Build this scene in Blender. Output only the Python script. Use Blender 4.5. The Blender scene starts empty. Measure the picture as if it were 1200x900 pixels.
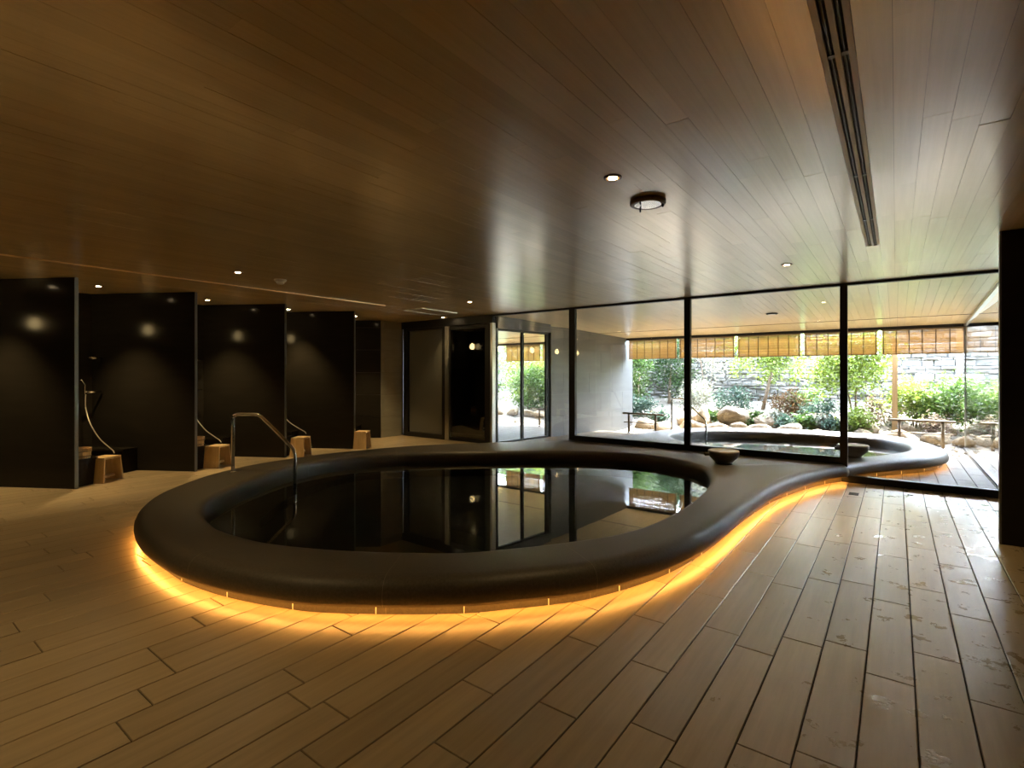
import bpy, bmesh, math, random
from mathutils import Vector, Matrix
from mathutils.geometry import tessellate_polygon
random.seed(11)
S = bpy.context.scene
COL = S.collection
R = math.radians
# ---------------------------------------------------------------- camera
YAW = math.atan2(450, 602.0)          # the view turns this far away from the plank direction (+Y)
CX, CY, CH = 0.0, 0.0, 1.35
cam = bpy.data.cameras.new('camera')
cam.lens = 36 * 602.0 / 1200
cam.sensor_width = 36
cam.shift_y = -(450 - 438.3) / 1200
cam.clip_end = 300
co = bpy.data.objects.new('camera', cam)
COL.objects.link(co)
co.location = (CX, CY, CH)
co.rotation_euler = (R(90), 0, YAW)
S.camera = co
# ---------------------------------------------------------------- sky, sun, exposure
S.view_settings.view_transform = 'Standard'
S.view_settings.look = 'None'
S.view_settings.exposure = 1.9
S.view_settings.gamma = 1
S.view_settings.use_curve_mapping = False
S.cycles.use_denoising = True
S.cycles.max_bounces = 10
S.cycles.transparent_max_bounces = 16
S.cycles.sample_clamp_indirect = 6
S.cycles.caustics_reflective = False
S.cycles.caustics_refractive = False
SUN_EL = R(54)                        # the sun stands over the garden, beyond the stone wall
sund = Vector((.10 * math.cos(SUN_EL), .995 * math.cos(SUN_EL), math.sin(SUN_EL))).normalized()
W = bpy.data.worlds.new('sky')
S.world = W
W.use_nodes = True
nt = W.node_tree
sky = nt.nodes.new('ShaderNodeTexSky')
sky.sky_type = 'NISHITA'
sky.sun_disc = False
sky.sun_elevation = SUN_EL
sky.sun_rotation = math.atan2(sund.x, sund.y)
hz = nt.nodes.new('ShaderNodeHueSaturation')      # light haze
hz.inputs['Saturation'].default_value = .62
nt.links.new(sky.outputs[0], hz.inputs['Color'])
nt.links.new(hz.outputs[0], nt.nodes['Background'].inputs[0])
nt.nodes['Background'].inputs[1].default_value = 3.7
sl = bpy.data.lights.new('sun', 'SUN')
sl.energy = 26.0
sl.angle = R(0.6)
sl.color = (1, .95, .86)
so = bpy.data.objects.new('sun', sl)
COL.objects.link(so)
so.rotation_euler = sund.to_track_quat('Z', 'Y').to_euler()
so.location = (-8, 0, 14)
LED_E, SPOT_E, LAMP_E = 11.0, 26.0, 7.0
WARM = (1.0, .68, .28)

# ---------------------------------------------------------------- helpers
def mat(name, col, rough=.5, metal=0, spec=.5, noise=None, bump=None, vary=0, emit=None, coat=0, trans=0, ior=1.45, noise_rough=0, col2=None, coat_rough=.21, coat_ior=1.5):
    """Principled; noise=(scale xyz) mixes col->col2 with a world-space noise; bump=(scale xyz, strength, distance); vary = per piece brightness spread"""
    m = bpy.data.materials.new(name)
    m.use_nodes = True
    N, L = m.node_tree.nodes, m.node_tree.links
    b = N['Principled BSDF']
    b.inputs['Base Color'].default_value = (*col, 1)
    b.inputs['Roughness'].default_value = rough
    b.inputs['Metallic'].default_value = metal
    b.inputs['Specular IOR Level'].default_value = spec
    b.inputs['Coat Weight'].default_value = coat
    b.inputs['Coat Roughness'].default_value = coat_rough
    b.inputs['Coat IOR'].default_value = coat_ior
    b.inputs['IOR'].default_value = ior
    b.inputs['Transmission Weight'].default_value = trans
    if emit:
        b.inputs['Emission Color'].default_value = (*emit[0], 1)
        b.inputs['Emission Strength'].default_value = emit[1]
    geo = None
    def coords(scale, jitter=True):
        nonlocal geo
        if geo is None:
            geo = N.new('ShaderNodeNewGeometry')
        mp = N.new('ShaderNodeMapping')
        mp.inputs['Scale'].default_value = scale
        L.new(geo.outputs['Position'], mp.inputs['Vector'])
        if jitter and vary:
            ad = N.new('ShaderNodeVectorMath')
            ad.operation = 'ADD'
            cm = N.new('ShaderNodeVectorMath')
            cm.operation = 'SCALE'
            cm.inputs[3].default_value = 37
            cx = N.new('ShaderNodeCombineXYZ')
            L.new(rnd(), cx.inputs[0]); L.new(rnd(), cx.inputs[1])
            L.new(cx.outputs[0], cm.inputs[0])
            L.new(mp.outputs[0], ad.inputs[0]); L.new(cm.outputs[0], ad.inputs[1])
            return ad.outputs[0]
        return mp.outputs[0]
    _r = []
    def rnd():
        nonlocal geo
        if _r:
            return _r[0]
        if geo is None:
            geo = N.new('ShaderNodeNewGeometry')
        oi = N.new('ShaderNodeObjectInfo')
        a = N.new('ShaderNodeMath'); a.operation = 'ADD'
        L.new(oi.outputs['Random'], a.inputs[0]); L.new(geo.outputs['Random Per Island'], a.inputs[1])
        f = N.new('ShaderNodeMath'); f.operation = 'FRACT'
        L.new(a.outputs[0], f.inputs[0])
        _r.append(f.outputs[0])
        return _r[0]
    cs = None
    if noise:
        nz = N.new('ShaderNodeTexNoise')
        nz.inputs['Scale'].default_value = 1
        nz.inputs['Detail'].default_value = 5
        nz.inputs['Roughness'].default_value = .6
        L.new(coords(noise), nz.inputs['Vector'])
        mx = N.new('ShaderNodeMix'); mx.data_type = 'RGBA'
        rp = N.new('ShaderNodeMapRange')
        rp.inputs[1].default_value = .3; rp.inputs[2].default_value = .7
        L.new(nz.outputs[0], rp.inputs[0]); L.new(rp.outputs[0], mx.inputs[0])
        mx.inputs[6].default_value = (*col, 1)
        mx.inputs[7].default_value = (*(col2 or [c * .6 for c in col]), 1)
        cs = mx.outputs[2]
        if noise_rough:
            rr = N.new('ShaderNodeMapRange')
            rr.inputs[3].default_value = rough - noise_rough; rr.inputs[4].default_value = rough + noise_rough
            L.new(nz.outputs[0], rr.inputs[0]); L.new(rr.outputs[0], b.inputs['Roughness'])
    if vary:
        hs = N.new('ShaderNodeHueSaturation')
        mr = N.new('ShaderNodeMapRange')
        mr.inputs[3].default_value = 1 - vary; mr.inputs[4].default_value = 1 + vary
        L.new(rnd(), mr.inputs[0]); L.new(mr.outputs[0], hs.inputs['Value'])
        if cs:
            L.new(cs, hs.inputs['Color'])
        else:
            hs.inputs['Color'].default_value = (*col, 1)
        cs = hs.outputs[0]
    if cs:
        L.new(cs, b.inputs['Base Color'])
    if bump:
        nz2 = N.new('ShaderNodeTexNoise')
        nz2.inputs['Scale'].default_value = 1
        nz2.inputs['Detail'].default_value = 4
        L.new(coords(bump[0]), nz2.inputs['Vector'])
        bp = N.new('ShaderNodeBump')
        bp.inputs['Strength'].default_value = bump[1]
        bp.inputs['Distance'].default_value = bump[2]
        L.new(nz2.outputs[0], bp.inputs['Height']); L.new(bp.outputs[0], b.inputs['Normal'])
    return m

def glass_mat(name, tint=(.97, .98, .97), refl=1.0):
    m = bpy.data.materials.new(name)
    m.use_nodes = True
    N, L = m.node_tree.nodes, m.node_tree.links
    N.remove(N['Principled BSDF'])
    t = N.new('ShaderNodeBsdfTransparent'); t.inputs[0].default_value = (*tint, 1)
    g = N.new('ShaderNodeBsdfGlossy'); g.inputs['Roughness'].default_value = 0
    lw = N.new('ShaderNodeLayerWeight'); lw.inputs[0].default_value = .5
    pw = N.new('ShaderNodeMath'); pw.operation = 'POWER'; pw.inputs[1].default_value = 5
    L.new(lw.outputs['Facing'], pw.inputs[0])
    ml = N.new('ShaderNodeMath'); ml.operation = 'MULTIPLY_ADD'
    ml.inputs[1].default_value = .9 * refl; ml.inputs[2].default_value = .042 * refl
    L.new(pw.outputs[0], ml.inputs[0])
    mx = N.new('ShaderNodeMixShader')
    L.new(ml.outputs[0], mx.inputs[0]); L.new(t.outputs[0], mx.inputs[1]); L.new(g.outputs[0], mx.inputs[2])
    L.new(mx.outputs[0], N['Material Output'].inputs[0])
    return m

def mesh(name, v, f, m, parent=None, smooth=False, loc=None):
    me = bpy.data.meshes.new(name)
    me.from_pydata([tuple(p) for p in v], [], f)
    me.validate()
    me.update()
    if smooth:
        me.polygons.foreach_set('use_smooth', [True] * len(me.polygons))
    me.materials.append(m)
    o = bpy.data.objects.new(name, me)
    COL.objects.link(o)
    if parent:
        o.parent = parent
    if loc:
        o.location = loc
    return o

class MB:
    """collects shapes for one mesh"""
    def __init__(s):
        s.v, s.f = [], []
    def add(s, v, f):
        n = len(s.v)
        s.v += [tuple(p) for p in v]
        s.f += [tuple(i + n for i in q) for q in f]
        return s
    def box(s, x0, x1, y0, y1, z0, z1, M=None):
        v = [Vector((x, y, z)) for z in (z0, z1) for y in (y0, y1) for x in (x0, x1)]
        if M:
            v = [M @ p for p in v]
        return s.add(v, [(0, 2, 3, 1), (4, 5, 7, 6), (0, 1, 5, 4), (1, 3, 7, 5), (3, 2, 6, 7), (2, 0, 4, 6)])
    def hexa(s, bot, top):
        return s.add(list(bot) + list(top), [(3, 2, 1, 0), (4, 5, 6, 7), (0, 1, 5, 4), (1, 2, 6, 5), (2, 3, 7, 6), (3, 0, 4, 7)])
    def lathe(s, prof, n=24, c=(0, 0, 0), sx=1, sy=1):
        v, f = [], []
        for r, z in prof:
            for k in range(n):
                a = 2 * math.pi * k / n
                v.append((c[0] + r * math.cos(a) * sx, c[1] + r * math.sin(a) * sy, c[2] + z))
        for i in range(len(prof) - 1):
            for k in range(n):
                f.append((i * n + k, i * n + (k + 1) % n, (i + 1) * n + (k + 1) % n, (i + 1) * n + k))
        f.append(tuple(reversed(range(n))))
        f.append(tuple((len(prof) - 1) * n + k for k in range(n)))
        return s.add(v, f)
    def tube(s, pts, r, n=8):
        pts = [Vector(p) for p in pts]
        v, f = [], []
        for i, p in enumerate(pts):
            rr = r[i] if isinstance(r, (list, tuple)) else r
            d = (pts[min(i + 1, len(pts) - 1)] - pts[max(i - 1, 0)]).normalized()
            a = d.cross(Vector((0.13, .21, 1))) if abs(d.z) < .95 else d.cross(Vector((1, .1, 0)))
            a.normalize()
            b = d.cross(a)
            for k in range(n):
                t = 2 * math.pi * k / n
                v.append(p + (a * math.cos(t) + b * math.sin(t)) * rr)
        for i in range(len(pts) - 1):
            for k in range(n):
                f.append((i * n + k, i * n + (k + 1) % n, (i + 1) * n + (k + 1) % n, (i + 1) * n + k))
        f.append(tuple(reversed(range(n))))
        f.append(tuple((len(pts) - 1) * n + k for k in range(n)))
        return s.add(v, f)
    def build(s, name, m, parent=None, smooth=False, loc=None):
        return mesh(name, s.v, s.f, m, parent, smooth, loc)

def tag(o, label=None, cat=None, group=None, kind=None):
    if label: o['label'] = label
    if cat: o['category'] = cat
    if group: o['group'] = group
    if kind: o['kind'] = kind
    return o
def empty(name, loc=(0, 0, 0), label=None, cat=None, group=None, kind=None, rz=0):
    o = bpy.data.objects.new(name, None)
    COL.objects.link(o)
    o.location = loc
    o.rotation_euler = (0, 0, rz)
    o.empty_display_size = .1
    return tag(o, label, cat, group, kind)
def part(name, m, parent, box=None, **k):
    b = MB()
    b.box(*box)
    return b.build(name, m, parent, **k)
def copy_tree(o, parent=None):
    c = o.copy()
    COL.objects.link(c)
    c.parent = parent
    for ch in list(o.children):
        copy_tree(ch, c)
    return c
def catmull(P, n=10):
    out, N = [], len(P)
    for i in range(N):
        p0, p1, p2, p3 = (Vector(P[(i + j - 1) % N]) for j in range(4))
        for k in range(n):
            t = k / n
            out.append(.5 * ((2 * p1) + (p2 - p0) * t + (2 * p0 - 5 * p1 + 4 * p2 - p3) * t * t + (3 * p1 - p0 - 3 * p2 + p3) * t ** 3))
    return out
def catmull_open(P, n=10):
    Q = [Vector(p) for p in P]
    Q = [2 * Q[0] - Q[1]] + Q + [2 * Q[-1] - Q[-2]]
    out = []
    for i in range(1, len(Q) - 2):
        p0, p1, p2, p3 = Q[i - 1:i + 3]
        for k in range(n):
            t = k / n
            out.append(.5 * ((2 * p1) + (p2 - p0) * t + (2 * p0 - 5 * p1 + 4 * p2 - p3) * t * t + (3 * p1 - p0 - 3 * p2 + p3) * t ** 3))
    out.append(Q[-2])
    return out
def resample(P, n, closed):
    P = [Vector(p) for p in P]
    if closed:
        P = P + [P[0]]
    L = [0]
    for a, b in zip(P, P[1:]):
        L.append(L[-1] + (b - a).length)
    out, j = [], 0
    for k in range(n):
        t = L[-1] * k / (n if closed else n - 1)
        while j < len(L) - 2 and L[j + 1] < t:
            j += 1
        u = (t - L[j]) / max(L[j + 1] - L[j], 1e-9)
        out.append(P[j].lerp(P[j + 1], min(u, 1)))
    return out
def inside(poly, x, y):
    c, n = False, len(poly)
    j = n - 1
    for i in range(n):
        xi, yi = poly[i][0], poly[i][1]
        xj, yj = poly[j][0], poly[j][1]
        if (yi > y) != (yj > y) and x < (xj - xi) * (y - yi) / (yj - yi) + xi:
            c = not c
        j = i
    return c
SY, CYW = math.sin(YAW), math.cos(YAW)
def px(X, Y, Z):
    d = -SY * X + CYW * Y
    if d < .05:
        return None
    return 600 + 602 * (CYW * X + SY * Y) / d, 438.3 + 602 * (CH - Z) / d, d

# ---------------------------------------------------------------- materials
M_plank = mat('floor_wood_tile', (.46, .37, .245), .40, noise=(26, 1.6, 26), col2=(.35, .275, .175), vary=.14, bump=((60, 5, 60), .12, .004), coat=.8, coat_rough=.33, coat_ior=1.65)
M_grout = mat('grout', (.055, .045, .032), .8)
M_ceil = mat('ceiling_wood', (.80, .61, .30), .40, noise=(40, 1.1, 40), col2=(.70, .52, .25), vary=.07, spec=1.0, coat=1.0, coat_rough=.22, coat_ior=3.0)
M_ceilout = mat('ceiling_wood_outside', (.86, .68, .38), .28, noise=(40, 1.1, 40), col2=(.78, .60, .33), vary=.06, spec=.8, coat=.6, coat_rough=.25, coat_ior=1.8)  # same wood as indoors, veranda brightness put into a lighter colour
M_tile = mat('dark_stone_tile', (.017, .0155, .0135), .13, noise=(2.2, 2.2, 14), col2=(.021, .019, .0165), vary=.1, spec=.10)
M_grey = mat('grey_stone_tile', (.12, .123, .12), .33, noise=(1.5, 1.5, 9), col2=(.095, .097, .096), vary=.07, bump=((20, 20, 60), .06, .003))
M_joint = mat('tile_joint', (.16, .16, .155), .7)
M_trim = mat('grey_metal_trim', (.16, .17, .17), .35, metal=.6)
M_frame = mat('black_anodised_frame', (.012, .0115, .011), .38, spec=.4)
M_silver = mat('brushed_silver', (.55, .55, .52), .3, metal=1)
M_chrome = mat('polished_steel', (.62, .60, .56), .16, metal=1)
M_rim = mat('dark_granite', (.062, .056, .048), .48, noise=(70, 70, 70), col2=(.105, .094, .079), bump=((220, 220, 220), .22, .003), noise_rough=.1)
M_mortar2 = mat('pale_mortar', (.30, .27, .22), .8)
M_basin = mat('pool_stone', (.02, .02, .018), .5, noise=(6, 6, 6))
M_hinoki = mat('hinoki_wood', (.68, .52, .30), .45, noise=(14, 14, 2), col2=(.50, .35, .18), vary=.06)
M_bamboo = mat('bamboo_reed', (.34, .245, .12), .5, noise=(1.5, 3, 60), col2=(.26, .18, .085), vary=.2)
M_cord = mat('dark_cord', (.05, .032, .02), .8)
M_railwood = mat('weathered_timber', (.13, .09, .046), .6, noise=(4, 4, 30), col2=(.09, .06, .028))
M_deck = mat('deck_wood_tile', (.15, .128, .095), .55, noise=(26, 1.6, 26), col2=(.11, .092, .066), vary=.14, spec=.12, bump=((60, 5, 60), .12, .004))  # same tile as indoors, colour darkened against the strong daylight
M_post = mat('pale_cedar_post', (.40, .28, .15), .6, noise=(30, 30, 2), col2=(.31, .21, .105))
M_black = mat('matt_black', (.006, .006, .006), .6)
M_white = mat('white_plastic', (.75, .75, .73), .4)
M_brown = mat('brown_ring', (.12, .07, .035), .4)
M_bowl = mat('dark_stoneware', (.035, .026, .019), .42, noise=(30, 30, 30), col2=(.06, .045, .03))
M_bowltop = mat('pale_bowl_rim', (.42, .36, .24), .45, noise=(30, 30, 30), col2=(.32, .26, .16))
M_hose = mat('hose_grey', (.42, .40, .36), .35, metal=.4)
M_gravel = mat('gravel_soil', (.24, .21, .165), .9, noise=(18, 18, 18), col2=(.11, .095, .07), bump=((40, 40, 40), .6, .02))
M_rock = mat('garden_rock', (.36, .28, .175), .8, noise=(4.5, 4.5, 6), col2=(.17, .13, .085), vary=.25, bump=((11, 11, 11), .8, .06))
M_wallstone = mat('ledge_stone', (.20, .185, .16), .75, noise=(4, 4, 9), col2=(.105, .10, .092), vary=.45, bump=((14, 14, 22), .5, .03))
M_mortar = mat('wall_backing', (.15, .15, .145), .9)
def see_light(m, w):
    N, L = m.node_tree.nodes, m.node_tree.links
    b = N['Principled BSDF']
    t = N.new('ShaderNodeBsdfTranslucent')
    L.new(b.inputs['Base Color'].links[0].from_socket, t.inputs[0])
    mx = N.new('ShaderNodeMixShader'); mx.inputs[0].default_value = w
    L.new(b.outputs[0], mx.inputs[1]); L.new(t.outputs[0], mx.inputs[2])
    L.new(mx.outputs[0], N['Material Output'].inputs[0])
    return m
see_light(M_bamboo, .5)
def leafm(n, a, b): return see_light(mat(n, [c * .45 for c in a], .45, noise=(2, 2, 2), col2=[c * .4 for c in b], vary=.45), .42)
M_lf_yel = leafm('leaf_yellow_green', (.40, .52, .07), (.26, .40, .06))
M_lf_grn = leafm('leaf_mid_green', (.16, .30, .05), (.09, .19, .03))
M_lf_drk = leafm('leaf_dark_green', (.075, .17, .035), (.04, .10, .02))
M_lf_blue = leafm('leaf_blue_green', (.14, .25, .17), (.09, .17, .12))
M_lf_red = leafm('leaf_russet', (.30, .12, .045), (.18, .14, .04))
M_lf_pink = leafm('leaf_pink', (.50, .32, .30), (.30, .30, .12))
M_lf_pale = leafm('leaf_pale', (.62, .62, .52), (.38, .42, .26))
M_bark = mat('bark', (.22, .16, .11), .85, noise=(20, 20, 4), col2=(.11, .08, .05))
M_glass = glass_mat('clear_glass')
M_glassdark = glass_mat('smoked_glass', (.55, .57, .56), 1.6)
M_bulb = mat('lamp_bulb', (1, .8, .5), .3, emit=((1, .72, .32), LAMP_E))
M_led = mat('led_diffuser', (1, .8, .5), .3, emit=((1, .42, .075), LED_E))
M_lens = mat('downlight_lens', (1, .9, .7), .3, emit=((1, .74, .42), 30))
M_brass = mat('aged_brass', (.5, .36, .15), .3, metal=1)
M_room = mat('room_wall_bounce', (.5, .40, .27), .5)  # unseen walls, base colour lightened to bounce more light into the room
M_roof = mat('roof_slab', (.05, .05, .05), .9)
# water
M_water = mat('bath_water', (.80, .88, .84), 0.0, trans=1, ior=1.33, spec=.5, bump=((1.2, 1.2, 1), .012, .02))
M_water2 = mat('bath_water_outside', (.80, .88, .86), 0.0, trans=1, ior=1.33, spec=.5, bump=((6, 6, 1), .05, .02))
# floor: wet patches near the window side (puddles with a shape of their own)
def add_wet(m):
    N, L = m.node_tree.nodes, m.node_tree.links
    b = N['Principled BSDF']
    g = N.new('ShaderNodeNewGeometry')
    nz = N.new('ShaderNodeTexNoise'); nz.inputs['Scale'].default_value = 6.0; nz.inputs['Detail'].default_value = 6; nz.inputs['Roughness'].default_value = .68
    L.new(g.outputs['Position'], nz.inputs['Vector'])
    sx = N.new('ShaderNodeSeparateXYZ'); L.new(g.outputs['Position'], sx.inputs[0])
    gx = N.new('ShaderNodeMapRange'); gx.inputs[1].default_value = -1.3; gx.inputs[2].default_value = .1; gx.inputs[3].default_value = -.12; gx.inputs[4].default_value = .03
    L.new(sx.outputs[0], gx.inputs[0])
    ad = N.new('ShaderNodeMath'); ad.operation = 'ADD'
    L.new(nz.outputs[0], ad.inputs[0]); L.new(gx.outputs[0], ad.inputs[1])
    th = N.new('ShaderNodeMapRange'); th.inputs[1].default_value = .615; th.inputs[2].default_value = .64
    L.new(ad.outputs[0], th.inputs[0])
    mx = N.new('ShaderNodeMix'); mx.data_type = 'FLOAT'
    L.new(th.outputs[0], mx.inputs[0]); mx.inputs[2].default_value = .33; mx.inputs[3].default_value = .10
    L.new(mx.outputs[0], b.inputs['Roughness'])
    cr = N.new('ShaderNodeMix'); cr.data_type = 'FLOAT'
    L.new(th.outputs[0], cr.inputs[0]); cr.inputs[2].default_value = .33; cr.inputs[3].default_value = .06
    L.new(cr.outputs[0], b.inputs['Coat Roughness'])
    bp0 = b.inputs['Normal'].links[0].from_node
    bp = N.new('ShaderNodeBump'); bp.inputs['Strength'].default_value = 1.0; bp.inputs['Distance'].default_value = .0015
    n3 = N.new('ShaderNodeTexNoise'); n3.inputs['Scale'].default_value = 14; n3.inputs['Detail'].default_value = 2
    L.new(g.outputs['Position'], n3.inputs['Vector'])
    hm = N.new('ShaderNodeMath'); hm.operation = 'MULTIPLY'
    L.new(n3.outputs[0], hm.inputs[0]); L.new(th.outputs[0], hm.inputs[1])
    L.new(hm.outputs[0], bp.inputs['Height']); L.new(bp0.outputs[0], bp.inputs['Normal']); L.new(bp.outputs[0], b.inputs['Normal'])
    src = b.inputs['Base Color'].links[0].from_socket
    dk = N.new('ShaderNodeMix'); dk.data_type = 'RGBA'; dk.blend_type = 'MULTIPLY'
    L.new(th.outputs[0], dk.inputs[0]); L.new(src, dk.inputs[6]); dk.inputs[7].default_value = (1, 1, 1, 1)
    L.new(dk.outputs[2], b.inputs['Base Color'])
add_wet(M_plank)

# ---------------------------------------------------------------- pool outlines (plan, metres)
GY = 7.67                      # plane of the glass wall
CZ = 2.485                     # ceiling
RZ, WZ = .22, .09              # rim top, water level
OUT1 = [(-4.45, 7.67), (-4.9, 7.13), (-5.34, 6.62), (-5.75, 6.1), (-6.12, 5.5), (-6.37, 4.8), (-6.47, 4.2), (-6.48, 3.55), (-6.40, 3.1), (-6.2, 2.65), (-5.88, 2.22),
        (-5.5, 1.87), (-5.0, 1.60), (-4.45, 1.45), (-3.82, 1.395), (-3.45, 1.42), (-3.145, 1.482), (-2.818, 1.587), (-2.59, 1.692), (-2.219, 1.943), (-1.937, 2.172),
        (-1.771, 2.36), (-1.608, 2.552), (-1.48, 2.74), (-1.346, 3.041), (-1.245, 3.37), (-1.181, 3.75), (-1.145, 4.2), (-1.135, 4.65), (-1.115, 5.146),
        (-1.06, 5.87), (-.954, 6.448), (-.811, 7.0), (-.697, 7.33), (-.53, 7.67)]
IN1 = [(-4.454, 1.84), (-4.09, 1.765), (-3.889, 1.752), (-3.633, 1.772), (-3.407, 1.81), (-3.12, 1.911), (-2.812, 2.06), (-2.469, 2.277), (-2.223, 2.46), (-2.025, 2.709),
       (-1.88, 2.91), (-1.741, 3.13), (-1.611, 3.376), (-1.51, 3.75), (-1.475, 4.35), (-1.50, 5.0), (-1.60, 5.67), (-1.80, 6.25), (-1.99, 6.5), (-2.29, 6.73), (-2.721, 6.88),
       (-3.115, 6.85), (-3.824, 6.55), (-4.732, 5.80), (-5.601, 5.0), (-5.98, 4.435), (-6.06, 3.95), (-5.95, 3.412), (-5.661, 2.88), (-5.403, 2.52), (-5.132, 2.23), (-4.85, 2.0)]
OUT2 = [(-.53, 7.67), (-.42, 7.9), (-.22, 8.25), (.02, 8.62), (.27, 9.0), (.44, 9.4), (.54, 9.8), (.55, 10.1), (.49, 10.46), (.35, 10.95), (.1, 11.5), (-.25, 11.82), (-.66, 11.95),
        (-1.25, 11.93), (-2.13, 11.76), (-2.85, 11.44), (-3.2, 11.18), (-3.5, 10.8), (-3.74, 10.3), (-3.9, 9.5), (-4.14, 8.47), (-4.45, 7.67)]
IN2 = [(-.36, 8.60), (-.1, 9.05), (.1, 9.55), (.16, 10.05), (.08, 10.6), (-.12, 10.96), (-.42, 11.15), (-.85, 11.2), (-1.88, 11.06), (-2.66, 10.76), (-3.15, 10.35), (-3.38, 9.85), (-3.3, 9.3),
       (-2.95, 8.8), (-2.4, 8.52), (-1.6, 8.38), (-.8, 8.36)]
C1 = resample(catmull_open(OUT1), 300, False)
C2 = resample(catmull_open(OUT2), 220, False)
poly1 = C1 + [Vector((-.53, 7.8)), Vector((-4.45, 7.8))]
poly2 = [Vector((-4.45, 7.6)), Vector((-.53, 7.6))] + C2
OUTER = C1[::3] + C2[1:-1:3]     # one closed outline of the whole stone body

# ---------------------------------------------------------------- floor of wood-look tile planks
PW, PL = .178, .955
floor = empty('floor', kind='structure')
deck = empty('floor_outdoor', kind='structure')
OFF = {0: 2.82, -1: 3.04, 1: 3.17, -2: 2.95}
def free_runs(x0, x1, y0, y1):
    """stretches of a plank column that no stone body covers"""
    runs, st, y = [], None, y0
    xs = (x0, (x0 + x1) / 2, x1)
    while y < y1 - 1e-6:
        blk = any(all(inside(p, x, y) for x in xs) for p in (poly1, poly2))
        if not blk and st is None:
            st = y
        if blk and st is not None:
            runs.append((st, y)); st = None
        y += .02
    if st is not None:
        runs.append((st, y1))
    return runs
cands, slab, decks = [], MB(), []
for k in range(-52, 20):
    x0 = -.112 + PW * k; x1 = x0 + PW
    if x1 < -9.2 or x0 > 3.1:
        continue
    off = OFF.get(k, random.random() * PL)
    for zone, (ya, yb) in (('in', (-1.6, 7.66)), ('out', (7.68, 11.12))):
        if zone == 'out' and x0 > 3.0:
            continue
        for a, b in free_runs(x0, x1, ya, yb):
            if zone == 'in':
                slab.box(x0, x1, a, b, -.06, -.008)
            n0 = math.floor((a - off) / PL)
            y = off + n0 * PL
            while y < b:
                p, q = max(y, a), min(y + PL, b)
                if q - p > .03:
                    c = px((x0 + x1) / 2, (p + q) / 2, 0)
                    sz = -1
                    if c:
                        vis = -60 < c[0] < 1260 and 430 < c[1] < 960
                        sz = (q - p) / c[2] ** 2.2 if vis else (q - p) * .001
                    cands.append((sz, zone, x0, x1, p, q))
                y += PL
slab.build('screed', M_grout, floor)
_pm = {}
def plank_obj(parent, x0, x1, p, q, zt, m, name='plank'):
    key = (name, round(q - p, 2))
    w, l = x1 - x0, q - p
    if key not in _pm:
        g, bv, t = .0028, .0022, .011
        v = []
        for z, i in ((-t, 0), (-bv, 0), (0, bv)):
            v += [(-w / 2 + g + i, -l / 2 + g + i, z), (w / 2 - g - i, -l / 2 + g + i, z), (w / 2 - g - i, l / 2 - g - i, z), (-w / 2 + g + i, l / 2 - g - i, z)]
        f = [(8, 9, 10, 11), (3, 2, 1, 0)]
        for r in (0, 4):
            for i in range(4):
                f.append((r + i, r + (i + 1) % 4, r + 4 + (i + 1) % 4, r + 4 + i))
        me = bpy.data.meshes.new(name)
        me.from_pydata(v, [], f)
        me.update()
        me.materials.append(m)
        _pm[key] = me
    o = bpy.data.objects.new(name, _pm[key])
    COL.objects.link(o)
    o.parent = parent
    o.location = ((x0 + x1) / 2, (p + q) / 2, zt)
    return o
def plank_rest(lst, name, m, parent, zt):
    b = MB()
    for x0, x1, p, q in lst:
        b.box(x0 + .0028, x1 - .0028, p + .0028, q - .0028, zt - .011, zt)
    o = b.build(name, m, parent)
    o['kind'] = 'stuff'
inn = sorted([c for c in cands if c[1] == 'in'], reverse=True)
for s_, z_, x0, x1, p, q in inn[:300]:
    plank_obj(floor, x0, x1, p, q, 0, M_plank)
plank_rest([c[2:] for c in inn[300:]], 'far_planks', M_plank, floor, 0)
out = sorted([c for c in cands if c[1] == 'out'], reverse=True)
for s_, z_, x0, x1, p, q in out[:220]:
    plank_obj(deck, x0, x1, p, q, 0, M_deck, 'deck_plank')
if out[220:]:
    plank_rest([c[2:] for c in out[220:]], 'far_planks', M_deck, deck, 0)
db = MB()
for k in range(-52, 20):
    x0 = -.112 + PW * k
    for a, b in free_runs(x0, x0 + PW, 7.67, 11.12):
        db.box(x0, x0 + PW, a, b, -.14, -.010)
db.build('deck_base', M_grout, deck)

# ---------------------------------------------------------------- ceiling of narrow boards
ceiling = empty('ceiling', kind='structure')
part('ceiling_backing', M_grout, ceiling, (-9.3, 3.3, -3.6, 7.70, CZ + .012, CZ + .06))
BW = .104
cc = []
k = 0
x = -.165 + BW / 2 - BW * 90
SLOT = (-.165 - BW / 2, -.165 + BW / 2)
while x < 3.2:
    off = random.random() * 1.5
    if x + BW > -9.2:
        y = -2.0 - off
        while y < GY:
            ln = random.choice((.9, 1.4, 1.82, 1.82))
            p, q = max(y, -2.0), min(y + ln, GY)
            slot = abs((x + BW / 2) + .165) < .01
            segs = [(p, q)]
            if slot:
                segs = [(max(p, 5.54), q)] if q > 5.56 else []
            for p, q in segs:
                if q - p > .05:
                    c = px(x + BW / 2, (p + q) / 2, CZ)
                    sz = -1
                    if c and -80 < c[0] < 1280 and -80 < c[1] < 440:
                        sz = (q - p) / c[2] ** 2.2
                    cc.append((sz, x, x + BW, p, q))
            y += ln
    x += BW
cc.sort(reverse=True)
_cm = {}
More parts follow.
